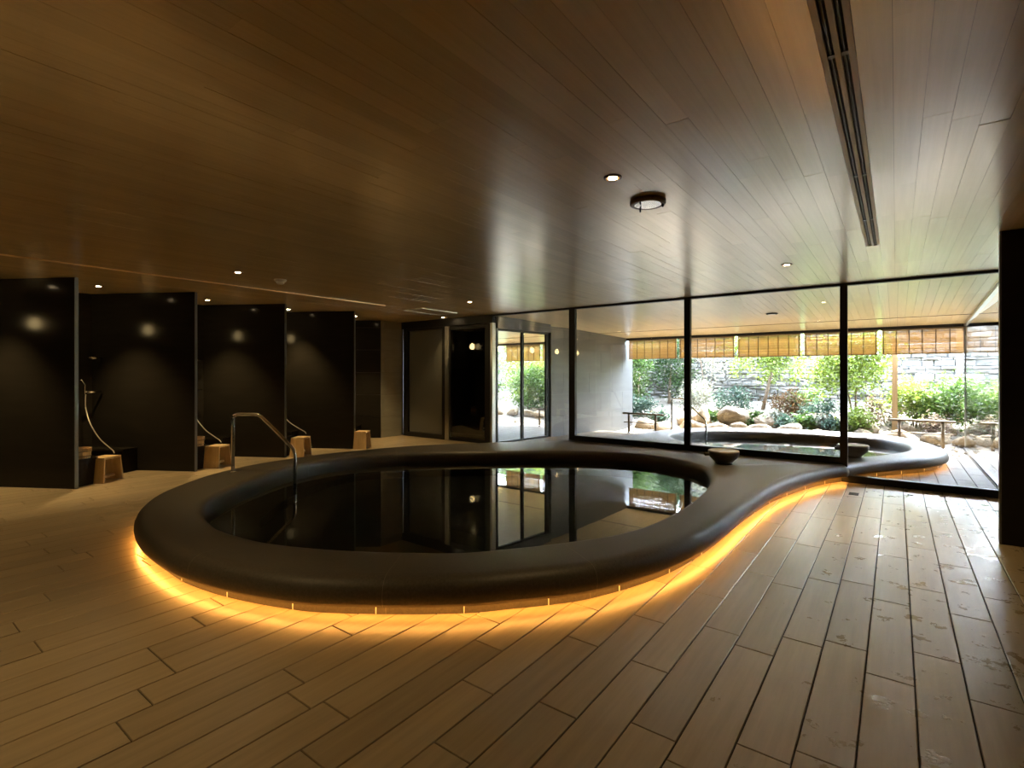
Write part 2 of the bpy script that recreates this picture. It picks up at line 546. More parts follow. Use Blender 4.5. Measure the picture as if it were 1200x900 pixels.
for s_, x0, x1, p, q in cc[:300]:
    key = round(q - p, 2)
    if key not in _cm:
        l = q - p
        b = MB().box(-BW / 2 + .0005, BW / 2 - .0005, -l / 2 + .0006, l / 2 - .0006, 0, .014)
        me = bpy.data.meshes.new('board'); me.from_pydata(b.v, [], b.f); me.update(); me.materials.append(M_ceil)
        _cm[key] = me
    o = bpy.data.objects.new('board', _cm[key]); COL.objects.link(o)
    o.parent = ceiling
    o.location = ((x0 + x1) / 2, (p + q) / 2, CZ + random.uniform(0, .0003))
    o.rotation_euler = (random.gauss(0, .0006), random.gauss(0, .005), 0)
b = MB()
for s_, x0, x1, p, q in cc[300:]:
    dz = random.gauss(0, .0003)
    b.add([(x0 + .0005, p, CZ + dz), (x1 - .0005, p, CZ - dz), (x1 - .0005, q, CZ - dz), (x0 + .0005, q, CZ + dz),
           (x0 + .0005, p, CZ + .013), (x1 - .0005, p, CZ + .013), (x1 - .0005, q, CZ + .013), (x0 + .0005, q, CZ + .013)],
          [(3, 2, 1, 0), (4, 5, 6, 7), (0, 1, 5, 4), (1, 2, 6, 5), (2, 3, 7, 6), (3, 0, 4, 7)])
o = b.build('far_boards', M_ceil, ceiling); o['kind'] = 'stuff'
# outdoor ceiling slopes down to the eave
EY, EZ = 12.3, 2.26
def oz(y): return CZ + (EZ - CZ) * (y - GY) / (EY - GY)
ceil2 = empty('ceiling_outdoor', kind='structure')
b = MB()
x = -10.9
while x < 3.2:
    for a, c in ((GY + .02, 11.07), (11.10, EY + .05)):
        ys = [a]
        yy = a + random.uniform(.4, 1.8)
        while yy < c:
            ys.append(yy); yy += 1.82
        ys.append(c)
        for p, q in zip(ys, ys[1:]):
            b.hexa([(x + .001, p, oz(p)), (x + BW - .001, p, oz(p)), (x + BW - .001, q, oz(q)), (x + .001, q, oz(q))],
                   [(x + .001, p, oz(p) + .013), (x + BW - .001, p, oz(p) + .013), (x + BW - .001, q, oz(q) + .013), (x + .001, q, oz(q) + .013)])
    x += BW
o = b.build('eave_boards', M_ceilout, ceil2); o['kind'] = 'stuff'
MB().hexa([(-11, GY, oz(GY) + .014), (3.3, GY, oz(GY) + .014), (3.3, EY + .1, oz(EY + .1) + .014), (-11, EY + .1, oz(EY + .1) + .014)],
          [(-11, GY, 2.9), (3.3, GY, 2.9), (3.3, EY + .1, 2.6), (-11, EY + .1, 2.6)]).build('eave_roof', M_roof, ceil2)
tag(part('roof', M_roof, None, (-9.6, 3.6, -3.9, GY, CZ + .07, 2.95)), kind='structure')
tag(part('trim_2', M_frame, None, (-11, 3.2, EY - .03, EY + .05, EZ - .055, EZ + .0)), kind='structure')
tag(part('trim_3', M_frame, None, (-11, 3.2, 11.072, 11.098, oz(11.085) - .004, oz(11.085) + .012)), kind='structure')
# pale line in the ceiling beside the wash stalls
tag(part('trim_1', mat('pale_trim', (.95, .75, .45), .45, metal=.6), None, (-6.815, -6.765, .95, 5.55, CZ - .008, CZ + .002)), kind='structure')

# ---------------------------------------------------------------- room walls
tag(part('wall_left', M_tile, None, (-9.35, -9.15, -3.6, 7.2, 0, CZ)), kind='structure')
tag(part('wall_back', M_room, None, (-9.3, 3.3, -3.7, -3.5, -.05, CZ + .05)), kind='structure')
tag(part('wall_right', M_room, None, (3.1, 3.3, -3.6, 7.67, -.05, CZ + .05)), kind='structure')
tag(part('floor_back', M_grout, None, (-9.3, 3.2, -3.6, -1.58, -.06, -.001)), kind='structure')

def tiled(name, A, B, zs, ln, m, parent, gap=.004, d=.012):
    """tiles as parts on a vertical plane from A to B (plan), facing to the left of A->B"""
    A, B = Vector(A), Vector(B)
    u = (B - A).normalized(); L = (B - A).length
    n = Vector((-u.y, u.x))
    for r, (z0, z1) in enumerate(zip(zs, zs[1:])):
        t = -ln * (.5 if r % 2 else 0)
        while t < L:
            a, c = max(t, 0), min(t + ln, L)
            if c - a > .03:
                p, q = A + u * (a + gap / 2), A + u * (c - gap / 2)
                v = [(p.x, p.y, z0 + gap / 2), (q.x, q.y, z0 + gap / 2), (q.x + n.x * d, q.y + n.y * d, z0 + gap / 2), (p.x + n.x * d, p.y + n.y * d, z0 + gap / 2)]
                w = [(a_, b_, z1 - gap / 2) for a_, b_, _ in v]
                MB().hexa(v, w).build(name, m, parent)
            t += ln
ZS = [0, .44, .91, 1.38, 1.86, 2.33, CZ]
# wall at the end of the stalls: a slanted return, then a grey tiled strip up to the glass
we = empty('wall_stall_end', kind='structure')
MB().hexa([(-9.2, 6.70, 0), (-8.74, 7.05, 0), (-8.74, GY, 0), (-9.2, GY, 0)], [(-9.2, 6.70, CZ), (-8.74, 7.05, CZ), (-8.74, GY, CZ), (-9.2, GY, CZ)]).build('wall_core', M_joint, we)
M_greyin = mat('grey_tile_inside', (.34, .35, .33), .22, noise=(1.5, 1.5, 9), col2=(.28, .285, .27), vary=.05)  # daylight on this strip is put into the lighter base colour
tiled('tile', (-8.74, GY - .06), (-8.74, 7.05), ZS, .95, M_greyin, we)   # faces +X? (left of travel)
tiled('tile', (-8.735, 7.045), (-9.2, 6.69), ZS, 1.2, M_tile, we)

# ---------------------------------------------------------------- stone pool bodies
def ring(name, outer, inner_pts, neck, label, seams, n=200):
    """rim stones between an outer outline (open, bullnosed) closed by the straight neck under the glass, and the water outline"""
    root = empty(name, (outer[len(outer) // 2].x, outer[len(outer) // 2].y, 0), label, 'pool')
    off = Vector((root.location.x, root.location.y, 0))
    inner = resample(catmull(inner_pts), 900, True)
    def nrm(P, i, closed):
        N = len(P)
        a = P[(i + 1) % N] if closed else P[min(i + 1, N - 1)]
        c = P[i - 1] if closed else P[max(i - 1, 0)]
        t = (a - c).normalized()
        return Vector((t.y, -t.x))
    area = sum(p.x * q.y - q.x * p.y for p, q in zip(inner, inner[1:] + inner[:1]))
    sg = 1 if area > 0 else -1          # outward normal of the water outline
    INR = [nrm(inner, i, True) * sg for i in range(len(inner))]
    # stations along the outer outline, then across the neck
    st = []
    for i, o in enumerate(outer):
        nn = nrm(outer, i, False)
        st.append((o, nn, True))
    # orient outer normals away from the water centre
    cen = sum((p for p in inner), Vector((0, 0))) / len(inner)
    mid = len(outer) // 2
    s2 = 1 if (outer[mid] - cen).dot(st[mid][1]) > 0 else -1
    st = [(o, nn * s2, t) for o, nn, t in st]
    a, c = outer[-1], outer[0]
    for k in range(1, 40):
        st.append((a.lerp(c, k / 40), Vector((0, neck)), False))
    # pair with the inner outline: nearest point, made monotonic by construction of the ring
    pair = []
    N = len(inner)
    for o, nn, t in st:
        j = min(range(N), key=lambda j: (inner[j] - o).length)
        pair.append(j)
    # unwrap
    stp = 1
    un = [pair[0]]
    for j in pair[1:]:
        d = (j - un[-1]) % N
        if d > N / 2: d -= N
        un.append(un[-1] + d)
    tot = un[-1] - un[0]
    dirn = 1 if tot > 0 else -1
    for i in range(1, len(un)):
        if (un[i] - un[i - 1]) * dirn < 0:
            un[i] = un[i - 1]
    # smooth the pairing
    for _ in range(30):
        un = [un[0]] + [(un[i - 1] + un[i] * 2 + un[i + 1]) / 4 for i in range(1, len(un) - 1)] + [un[-1]]
    n_st = len(st)
    un.append(un[0] + dirn * N)
    st.append(st[0])
    OP = [(0, 0), (0, .075), (.052, .074), (.061, .067), (.069, .085), (.074, .12), (.071, .15), (.059, .18), (.034, .205), (0, .217), (-.04, RZ)]
    IP = [(.07, RZ), (.035, .212), (.012, .19), (.002, .16), (0, .12), (0, -.55)]
    def section(i):
        o, nn, bull = st[i]
        jf = un[i]
        j0 = math.floor(jf); fr = jf - j0
        ip = inner[j0 % N].lerp(inner[(j0 + 1) % N], fr)
        inn_ = INR[j0 % N].lerp(INR[(j0 + 1) % N], fr).normalized()
        v = []
        for d, z in OP:
            if not bull:
                d, z = (0 if d > -.05 else -.02), (z if z < .2 else RZ)
            v.append(Vector((o.x + nn.x * d, o.y + nn.y * d, z)))
        for d, z in IP:
            v.append(Vector((ip.x + inn_.x * d, ip.y + inn_.y * d, z)))
        return v
    secs = [section(i) for i in range(n_st + 1)]
    cuts = sorted({0, n_st} | {max(1, min(n_st - 1, round(s * n_st))) for s in seams})
    m_ = len(OP) + len(IP)
    for a, c in zip(cuts, cuts[1:]):
        v, f = [], []
        for i in range(a, c + 1):
            sec = secs[i]
            if i in (a, c):     # leave a hairline joint
                t = .0009
                jn = secs[i + 1] if i == a else secs[i - 1]
                dd = (jn[4] - sec[4]); dl = max(dd.length, 1e-6)
                sec = [p + (q - p) * min(.45, t / dl) for p, q in zip(sec, jn)]
            v += [p - off for p in sec]
        k = c - a
        for i in range(k):
            for j in range(m_ - 1):
                f.append((i * m_ + j, i * m_ + j + 1, (i + 1) * m_ + j + 1, (i + 1) * m_ + j))
        nv = len(v)
        v += v[:m_] + v[k * m_:(k + 1) * m_]
        f.append(tuple(nv + j for j in range(m_)))
        f.append(tuple(nv + m_ + j for j in reversed(range(m_))))
        o = mesh('rim_stone', v, f, M_rim, root)
        me = o.data
        bm = bmesh.new(); bm.from_mesh(me)
        bm.normal_update()
        top = [q for q in bm.faces if len(q.verts) == 4 and abs(q.normal.z) > .9 and q.calc_center_median().z > .2]
        if top and sum(q.normal.z for q in top) < 0:
            bmesh.ops.reverse_faces(bm, faces=[q for q in bm.faces if len(q.verts) == 4])
        bm.to_mesh(me); bm.free()
        for p in me.polygons:
            p.use_smooth = len(p.vertices) == 4
    # pale mortar in the radial joints between the rim stones
    for i in cuts[:-1]:
        A, B, C = secs[i - 1 if i else n_st - 1], secs[i], secs[i + 1]
        v = []
        for Q in (A, C):
            dl = max((Q[4] - B[4]).length, 1e-6)
            v += [p + (q - p) * min(.4, .0008 / dl) - off for p, q in zip(B, Q)]
        f = [(j, j + 1, m_ + j + 1, m_ + j) for j in range(m_ - 1)]
        mesh('rim_joint', v, f, M_mortar2, root)
    # light joints in the plinth under the bullnose
    kb = MB()
    i = 4
    while i < len(outer) - 2:
        o, nn, _ = st[i]
        t = Vector((-nn.y, nn.x))
        for s_ in (0,):
            p = o + nn * .001
            kb.add([(p.x - t.x * .0025 - off.x, p.y - t.y * .0025 - off.y, .002), (p.x + t.x * .0025 - off.x, p.y + t.y * .0025 - off.y, .002),
                    (p.x + t.x * .0025 - off.x, p.y + t.y * .0025 - off.y, .05), (p.x - t.x * .0025 - off.x, p.y - t.y * .0025 - off.y, .05),
                    (p.x - t.x * .0025 - off.x + nn.x * .004, p.y - t.y * .0025 - off.y + nn.y * .004, .002), (p.x + t.x * .0025 - off.x + nn.x * .004, p.y + t.y * .0025 - off.y + nn.y * .004, .002),
                    (p.x + t.x * .0025 - off.x + nn.x * .004, p.y + t.y * .0025 - off.y + nn.y * .004, .05), (p.x - t.x * .0025 - off.x + nn.x * .004, p.y - t.y * .0025 - off.y + nn.y * .004, .05)],
                   [(4, 5, 6, 7), (0, 1, 5, 4), (1, 2, 6, 5), (2, 3, 7, 6), (3, 0, 4, 7)])
            kb.build('plinth_joint', M_white, root)
            kb = MB()
        i += 9
    # basin floor and the seat ledge under water
    ins = [inner[i] - INR[i] * .42 for i in range(0, N, 9)]
    io = [inner[i] for i in range(0, N, 9)]
    q = len(io)
    v = [(p.x - off.x, p.y - off.y, -.22) for p in io] + [(p.x - off.x, p.y - off.y, -.22) for p in ins] + [(p.x - off.x, p.y - off.y, -.56) for p in ins]
    f = []
    for r in (0, q):
        for i in range(q):
            f.append((r + i, r + (i + 1) % q, r + q + (i + 1) % q, r + q + i))
    mesh('seat_ledge', v, f, M_basin, root)
    mesh('basin_floor', [(p.x - off.x, p.y - off.y, -.55) for p in io], [tuple(range(q))], M_basin, root)
    return root, inner, st
SE1 = [.075, .16, .25, .335, .415, .475, .545, .61, .675, .735, .80, .88, .94]
r1, in1, st1 = ring('stone_bath', C1, IN1, 1, 'large oval indoor bath with a rounded dark granite rim', SE1)
SE2 = [.1, .2, .3, .42, .52, .62, .74, .86, .93]
r2, in2, st2 = ring('stone_bath', C2, IN2, -1, 'dark granite outdoor bath behind the glass, facing the garden', SE2)
def water(name, inner, m, label):
    pts = inner[::6]
    c = sum(pts, Vector((0, 0))) / len(pts)
    o = mesh(name, [((p.x - c.x) * 1.002, (p.y - c.y) * 1.002, 0) for p in pts], [tuple(range(len(pts)))], m, None, loc=(c.x, c.y, WZ))
    if o.data.polygons[0].normal.z < 0:
        o.data.flip_normals()
    return tag(o, label, 'water', kind='stuff')
water('bath_water', in1, M_water, 'dark still water filling the oval indoor bath')
water('bath_water', in2, M_water2, 'rippled bright water in the outdoor bath')
def led(st, n, label):
    pts = [(o, nn) for o, nn, t in st[:n] if t]
    c = pts[0][0]
    root = empty('led_strip', (c.x, c.y, 0), label, 'light')
    def sweep(name, prof, m):
        v, f, k = [], [], len(prof)
        for o, nn in pts:
            for d, z in prof:
                v.append((o.x + nn.x * d - c.x, o.y + nn.y * d - c.y, z))
        for i in range(len(pts) - 1):
            for j in range(k if k > 2 else 1):
                f.append((i * k + j, i * k + (j + 1) % k, (i + 1) * k + (j + 1) % k, (i + 1) * k + j))
        return mesh(name, v, f, m, root)
    sweep('channel', ((.032, .0700), (.053, .0700), (.053, .0728), (.032, .0728)), M_silver)
    sweep('diffuser', ((.034, .0696), (.051, .0696)), M_led)
    return root
led(st1, len(C1), 'amber light strip tucked under the indoor bath rim')
led(st2, len(C2), 'amber light strip glowing under the outdoor bath rim')

# ---------------------------------------------------------------- glass wall
def pane(root, x0, x1, z0, z1, m=M_glass, y=GY, name='pane'):
    return part(name, m, root, (x0, x1, y - .006, y + .006, z0, z1))
def bar(root, x0, x1, z0, z1, d=.05, m=M_frame, name='frame_bar', y=GY):
    return part(name, m, root, (x0, x1, y - d, y + d, z0, z1))
w1 = empty('window_1', kind='structure')         # fixed pane left of the sliding door
bar(w1, -8.68, -8.53, 0, 2.33); bar(w1, -8.53, -7.50, 0, .09); bar(w1, -8.53, -7.50, 2.28, 2.33)
pane(w1, -8.53, -7.50, .09, 2.28, mat('grey_reflection_glass', (.13, .135, .13), .2))  # solid grey pane, the wall's reflection is put into its colour
part('header', M_frame, w1, (-8.73, -6.16, GY - .06, GY + .06, 2.33, CZ))
bar(w1, -7.50, -7.42, 0, 2.33)
d1 = empty('door_1', kind='structure')
bar(d1, -7.41, -7.30, 0.005, 2.32, .03, M_silver, 'stile', GY - .03); bar(d1, -7.30, -6.36, 0.005, .07, .03); bar(d1, -7.30, -6.36, 2.25, 2.32, .03)
pane(d1, -7.30, -6.36, .07, 2.25, M_glassdark)
bar(d1, -6.36, -6.22, 0.005, 2.32, .04, M_frame, 'stile')
w2 = empty('window_2', kind='structure')
bar(w2, -6.215, -6.165, 0, CZ, .05, M_silver); bar(w2, -6.16, -4.49, CZ - .03, CZ, .035)
bar(w2, -6.16, -4.49, 0, .03, .035)
pane(w2, -6.16, -4.49, .03, CZ - .03)
w3 = empty('window_3', kind='structure')
bar(w3, -4.49, -4.375, RZ, CZ, .035); bar(w3, -4.375, -2.52, RZ, RZ + .085, .04); bar(w3, -4.375, -2.52, CZ - .03, CZ, .035)
pane(w3, -4.375, -2.52, RZ + .085, CZ - .03)
w4 = empty('window_4', kind='structure')
bar(w4, -2.52, -2.43, RZ, CZ, .035); bar(w4, -2.43, -.565, RZ, RZ + .085, .04); bar(w4, -2.43, -.565, CZ - .03, CZ, .035)
pane(w4, -2.43, -.565, RZ + .085, CZ - .03)
w5 = empty('window_5', kind='structure')
bar(w5, -.565, -.485, 0, CZ, .035); bar(w5, -.485, 3.1, 0, .085, .04); bar(w5, -.485, 3.1, CZ - .03, CZ, .035)
bar(w5, 1.62, 1.70, .085, CZ - .03, .035)
pane(w5, -.485, 1.62, .085, CZ - .03); pane(w5, 1.70, 3.1, .085, CZ - .03)
# glass return of the veranda on the right
w6 = empty('window_6', kind='structure')
part('pane', M_glass, w6, (.995, 1.007, GY + .06, EY - .06, .03, 2.24))
part('frame_bar', M_frame, w6, (.97, 1.03, GY + .06, EY - .06, 0, .03))
part('frame_bar', M_silver, w6, (.985, 1.017, EY - .06, EY - .035, 0.0, 2.20))
MB().hexa([(.975, GY + .06, oz(GY) - .05), (1.027, GY + .06, oz(GY) - .05), (1.027, EY - .04, oz(EY) - .05), (.975, EY - .04, oz(EY) - .05)],
          [(.975, GY + .06, oz(GY) - .003), (1.027, GY + .06, oz(GY) - .003), (1.027, EY - .04, oz(EY) - .003), (.975, EY - .04, oz(EY) - .003)]).build('frame_bar', M_silver, w6)

# ---------------------------------------------------------------- grey tiled wall in the veranda, with its glass doors
WA = math.atan2(.62, 4.68)           # this wall runs slightly askew to the planks
wg = empty('wall_veranda', (-6.12, 7.735, 0), kind='structure', rz=-WA)
part('wall_core', M_joint, wg, (-.14, -.012, 1.58, 4.86, -.2, 2.37))
part('lintel_core', M_joint, wg, (-.14, -.012, 0, 1.58, 2.235, 2.46))
tiled('tile', (-.012, 4.86), (-.012, 1.58), [-.2] + ZS[1:5] + [2.33], .95, M_grey, wg)
tiled('tile', (-.012, 1.58), (-.012, 0), [2.235, 2.46], .95, M_grey, wg)
part('end_cap', M_grey, wg, (-.14, 0, 4.86, 4.87, -.2, 2.25))
d2 = empty('door_2', (-6.12, 7.735, 0), kind='structure', rz=-WA)
def ybar(root, y0, y1, z0, z1, d=.025, m=M_frame, name='frame_bar', x=-.07):
    return part(name, m, root, (x - d, x + d, y0, y1, z0, z1))
ybar(d2, 1.48, 1.57, 0, 2.23); ybar(d2, .72, .78, 0, 2.23); ybar(d2, .0, .05, 0, 2.23)
ybar(d2, .78, 1.48, 0, .04); ybar(d2, .05, .72, 0, .04); ybar(d2, .78, 1.48, 2.19, 2.23); ybar(d2, .05, .72, 2.19, 2.23)
ybar(d2, .78, 1.48, .04, 2.19, .005, M_glass, 'pane'); ybar(d2, .05, .72, .04, 2.19, .005, M_glass, 'pane')
MB().tube([(-.05, 1.44, .78), (.03, 1.44, .78), (.03, 1.44, 1.26), (-.05, 1.44, 1.26)], .011).build('door_handle', M_frame, d2)
# dark room behind the sliding door
dr = empty('wall_dark_room', kind='structure')
P = [(-6.24, GY + .07), (-7.35, 8.72), (-8.74, 8.72), (-8.74, GY + .07)]
for (xa, ya), (xb, yb) in zip(P, P[1:]):
    u = Vector((xb - xa, yb - ya)).normalized(); n = Vector((u.y, -u.x)) * -.06
    MB().hexa([(xa, ya, 0), (xb, yb, 0), (xb - n.x, yb - n.y, 0), (xa - n.x, ya - n.y, 0)], [(xa, ya, 2.45), (xb, yb, 2.45), (xb - n.x, yb - n.y, 2.45), (xa - n.x, ya - n.y, 2.45)]).build('wall_panel', M_tile, dr)
tag(part('wall_veranda_left', M_grey, None, (-11.1, -10.9, 7.6, 12.4, -.2, 2.5)), kind='structure')
tag(part('wall_veranda_back', M_grey, None, (-10.9, -8.80, 8.72, 8.80, -.1, 2.5)), kind='structure')
tag(part('wall_veranda_right', M_grey, None, (3.1, 3.3, GY, 12.4, -.2, 2.5)), kind='structure')
tag(part('floor_veranda_left', M_grout, None, (-10.9, -9.3, GY, 11.12, -.14, -.01)), kind='structure')

# ---------------------------------------------------------------- wash stalls
ST = R(30)                            # the stall dividers stand at this angle to the glass wall
U = Vector((math.cos(ST), math.sin(ST), 0)); NV = Vector((-U.y, U.x, 0))
def frame_at(E):            # local x along the partition towards the room, local y towards the glass wall
    return Matrix.Translation((E[0], E[1], 0)) @ Matrix.Rotation(ST, 4, 'Z')
EK = {0: (-7.74, .46), 1: (-7.72, 1.775), 2: (-7.775, 3.085), 3: (-7.915, 4.47), 4: (-7.83, 5.735)}
ORD = {0: 'dark stall divider next behind the nearest one seen',
       1: 'nearest and largest dark tiled stall divider', 2: 'second dark tiled stall divider, beside the shower hose',
       3: 'third dark tiled stall divider, behind the steel handrail', 4: 'fourth and farthest projecting dark stall divider'}
NTH = {1: 'nearest', 2: 'second', 3: 'third', 4: 'farthest'}
def place(o, E):
    o.location = (E[0], E[1], 0); o.rotation_euler = (0, 0, ST); return o
for k, E in EK.items():
    back = (E[0] + 9.15) / U.x
    p = place(empty('stall_partition', label=ORD[k], cat='partition', group='wash stall dividers'), E)
    part('panel', M_tile, p, (-back, -.008, -.022, .022, 0, CZ))
    part('edge_trim', M_trim, p, (-.008, 0, -.022, .022, 0, CZ))
    # wall lamp on the far face
    l = place(empty('wall_lamp', label=f'small brass wall lamp on the far face of the {"next nearer, mostly hidden" if k < 1 else NTH[k]} stall divider', cat='lamp', group='stall wall lamps'), E)
    t = -1.05
    MB().box(t - .03, t + .03, .022, .034, 2.0, 2.22).build('backplate', M_brass, l)
    MB().tube([(t, .03, 2.19), (t, .10, 2.19)], .008).build('arm', M_brass, l)
    MB().lathe([(.012, .0), (.03, -.01), (.034, -.05), (.03, -.055)], 16, (t, .10, 2.20)).build('cap', M_brass, l, True)
    MB().lathe([(.028, -.055), (.052, -.095), (.064, -.14), (.056, -.19), (.018, -.22)], 16, (t, .10, 2.20)).build('bulb', M_bulb, l, True)
    if k < 1:
        continue
    # wash counter along the far face
    c = place(empty('wash_counter', label=f'low dark stone counter behind the {NTH[k]} stall divider', cat='counter', group='wash counters'), E)
    part('counter_top', M_tile, c, (-back + .2, -.05, .0225, .32, .295, .325))
    part('counter_front', M_tile, c, (-back + .2, -.06, .0225, .30, 0, .295))
    # low ledge in front of the next divider
    E2 = EK.get(k + 1, (-7.9, 7.05))
    f_ = place(empty('low_ledge', label=f'low dark tiled ledge at the foot of the divider past the {NTH[k]} stool', cat='ledge', group='stall ledges'), E)
    D = (Vector((E2[0], E2[1], 0)) - Vector((E[0], E[1], 0)))
    dy = D.dot(NV)
    part('ledge_top', M_tile, f_, (-back + .75, -.27 if k == 1 else -.36, dy - .26, dy - .024, .30, .325))
    part('ledge_front', M_tile, f_, (-back + .75, -.28 if k == 1 else -.37, dy - .25, dy - .024, 0, .30))

def make_stool():
    s = empty('bath_stool', label='x', cat='stool', group='hinoki bath stools')
    # local x: width of the end panels, local y: length; origin under the middle
    MB().hexa([(-.105, -.135, .285), (.105, -.135, .285), (.105, .135, .285), (-.105, .135, .285)], [(-.105, -.135, .31), (.105, -.135, .31), (.105, .135, .31), (-.105, .135, .31)]).build('seat', M_hinoki, s)
    for y in (-1, 1):
        a, t = .165 * y, .135 * y
        i = -.02 * y
        bot = [(-.118, a, 0), (.118, a, 0), (.118, a + i, 0), (-.118, a + i, 0)]
        top = [(-.105, t, .2848), (.105, t, .2848), (.105, t + i, .2848), (-.105, t + i, .2848)]
        if y > 0:
            bot, top = bot[::-1], top[::-1]
        MB().hexa(bot, top).build('side_panel', M_hinoki, s)
    part('stretcher', M_hinoki, s, (-.02, .02, -.142, .142, .045, .075))
    return s
SC = {1: (-7.805, 2.05), 2: (-7.751, 3.372), 3: (-7.681, 4.644), 4: (-7.613, 5.813)}
LB = {1: 'open-sided pale wooden bath stool beside the hanging shower hose', 2: 'pale wooden bath stool standing behind the handrail post',
      3: 'pale wooden bath stool seen past the lower end of the handrail', 4: 'farthest pale wooden bath stool, beside the grey tiled wall'}
st0 = make_stool()
for k in SC:
    s = st0 if k == 1 else copy_tree(st0)
    rc = Vector((.118, -.165, 0)); rc.rotate(Matrix.Rotation(R(36), 3, 'Z'))
    s.location = (SC[k][0] - rc.x, SC[k][1] - rc.y, 0); s.rotation_euler = (0, 0, R(36)); s['label'] = LB[k]
def make_bucket():
    s = empty('wash_bucket', label='x', cat='bucket', group='wooden wash buckets')
    n = 14
    me = None
    for i in range(n):
        a0, a1 = 2 * math.pi * (i + .02) / n, 2 * math.pi * (i + .98) / n
        bot, top = [], []
        for r, z, L in ((.105, 0, bot), (.118, .125, top)):
            L += [(r * math.cos(a0), r * math.sin(a0), z), (r * math.cos(a1), r * math.sin(a1), z), ((r - .014) * math.cos(a1), (r - .014) * math.sin(a1), z), ((r - .014) * math.cos(a0), (r - .014) * math.sin(a0), z)]
        MB().hexa(bot, top).build('stave', M_hinoki, s)
    for z in (.03, .085):
        b = MB()
        pts = [((.1095 + z * .104) * math.cos(2 * math.pi * j / 24), (.1095 + z * .104) * math.sin(2 * math.pi * j / 24), z) for j in range(25)]
        b.tube(pts, .004, 6).build('hoop', M_brown, s, True)
    MB().lathe([(.098, .012), (.098, .022)], 20).build('bucket_base', M_hinoki, s)
    return s
bk0 = make_bucket()
for k in (1, 2):
    s = bk0 if k == 1 else copy_tree(bk0)
    q = frame_at(EK[k]) @ Vector((-.165, .19, .3255))
    if k > 2: q = frame_at(EK[k]) @ Vector((-.42, .19, .3255))
    s.location = q
    s['label'] = f'small pale wooden bucket on the counter behind the {NTH[k]} stall divider'
def make_faucet():
    s = empty('faucet', label='x', cat='faucet', group='stall faucets')
    MB().lathe([(.022, 0), (.022, .035), (.016, .04)], 14).build('body', M_chrome, s, True)
    MB().tube([(0, 0, .03), (0, .04, .034), (0, .12, .02), (0, .135, .0)], .010).build('spout', M_chrome, s, True)
    MB().tube([(0, 0, .045), (.03, .03, .055), (.07, .06, .06)], .007).build('lever', M_chrome, s, True)
    return s
fc0 = make_faucet()
def make_shower():
    s = empty('hand_shower', label='x', cat='shower', group='hand showers')
    o = Vector((-7.72, 1.775, 0))
    H = [Vector((-8.95, 2.155, 1.09)), Vector((-8.945, 2.15, .98)), Vector((-8.92, 2.15, .87)), Vector((-8.78, 2.16, .68)), Vector((-8.52, 2.19, .50)), Vector((-8.27, 2.22, .405)), Vector((-8.13, 2.235, .36)), Vector((-8.09, 2.24, .328))]
    cv = catmull_open(H, 6)
    MB().tube([p - o for p in cv], .0065, 8).build('hose', M_hose, s, True)
    MB().tube([Vector((-8.95, 2.155, 1.07)) - o, Vector((-8.945, 2.14, 1.2)) - o, Vector((-8.93, 2.09, 1.27)) - o], [.012, .013, .022], 10).build('shower_head', M_chrome, s, True)
    MB().tube([Vector((-8.98, 2.34, 1.571)) - o, Vector((-8.96, 2.19, 1.571)) - o], .018, 12).build('hook', M_chrome, s, True)
    MB().tube([Vector((-8.98, 2.34, 1.10)) - o, Vector((-8.95, 2.155, 1.10)) - o], .014, 10).build('holder', M_chrome, s, True)
    s.location = o
    return s
sh0 = make_shower()
for k in (1, 2, 3):
    if k < 3:
        f_ = fc0 if k == 1 else copy_tree(fc0)
        f_.rotation_euler = (0, 0, ST); f_.scale = (1.3, 1.3, 1.3)
        f_.location = frame_at(EK[k]) @ Vector((-.23, .024, .60))
        f_['label'] = f'chrome lever tap on the far face of the {NTH[k]} stall divider'
    s = sh0 if k == 1 else copy_tree(sh0)
    s.location = (-7.72, EK[k][1], 0)
    s['label'] = f'grey shower hose with hand shower in the stall past the {NTH[k]} divider'
def bottle(E, t, h, r, label, m):
    s = empty('soap_bottle', frame_at(E) @ Vector((t, .12, .3255)), label, 'bottle', 'pump bottles on the wash counters')
    MB().lathe([(r, 0), (r, h * .72), (r * .4, h * .8)], 14).build('body', m, s, True)
    MB().lathe([(r * .3, h * .8), (r * .3, h * .92), (r * .15, h)], 10).build('pump', M_brass, s, True)
    MB().tube([(0, 0, h * .98), (0, .04, h * .96)], .005, 6).build('nozzle', M_brass, s)
M_amber = mat('amber_bottle', (.25, .14, .05), .25)
for k in (3, 4):
    for i, nm in enumerate(('nearest the mirror edge', 'in the middle of the three', 'closest to the aisle')):
        bottle(EK[k], -1.0 + .13 * i, .19 + .01 * i, .032, f'amber pump bottle {nm} behind the {NTH[k]} divider', M_amber)

# dark screen wall on the right
s = empty('screen_partition', (.66, 5.62, 0), 'dark screen wall standing before the right end of the glass', 'partition')
part('panel', M_tile, s, (.012, 2.44, -.03, .03, 0, CZ))
part('edge_trim', M_trim, s, (0, .012, -.03, .03, 0, CZ))

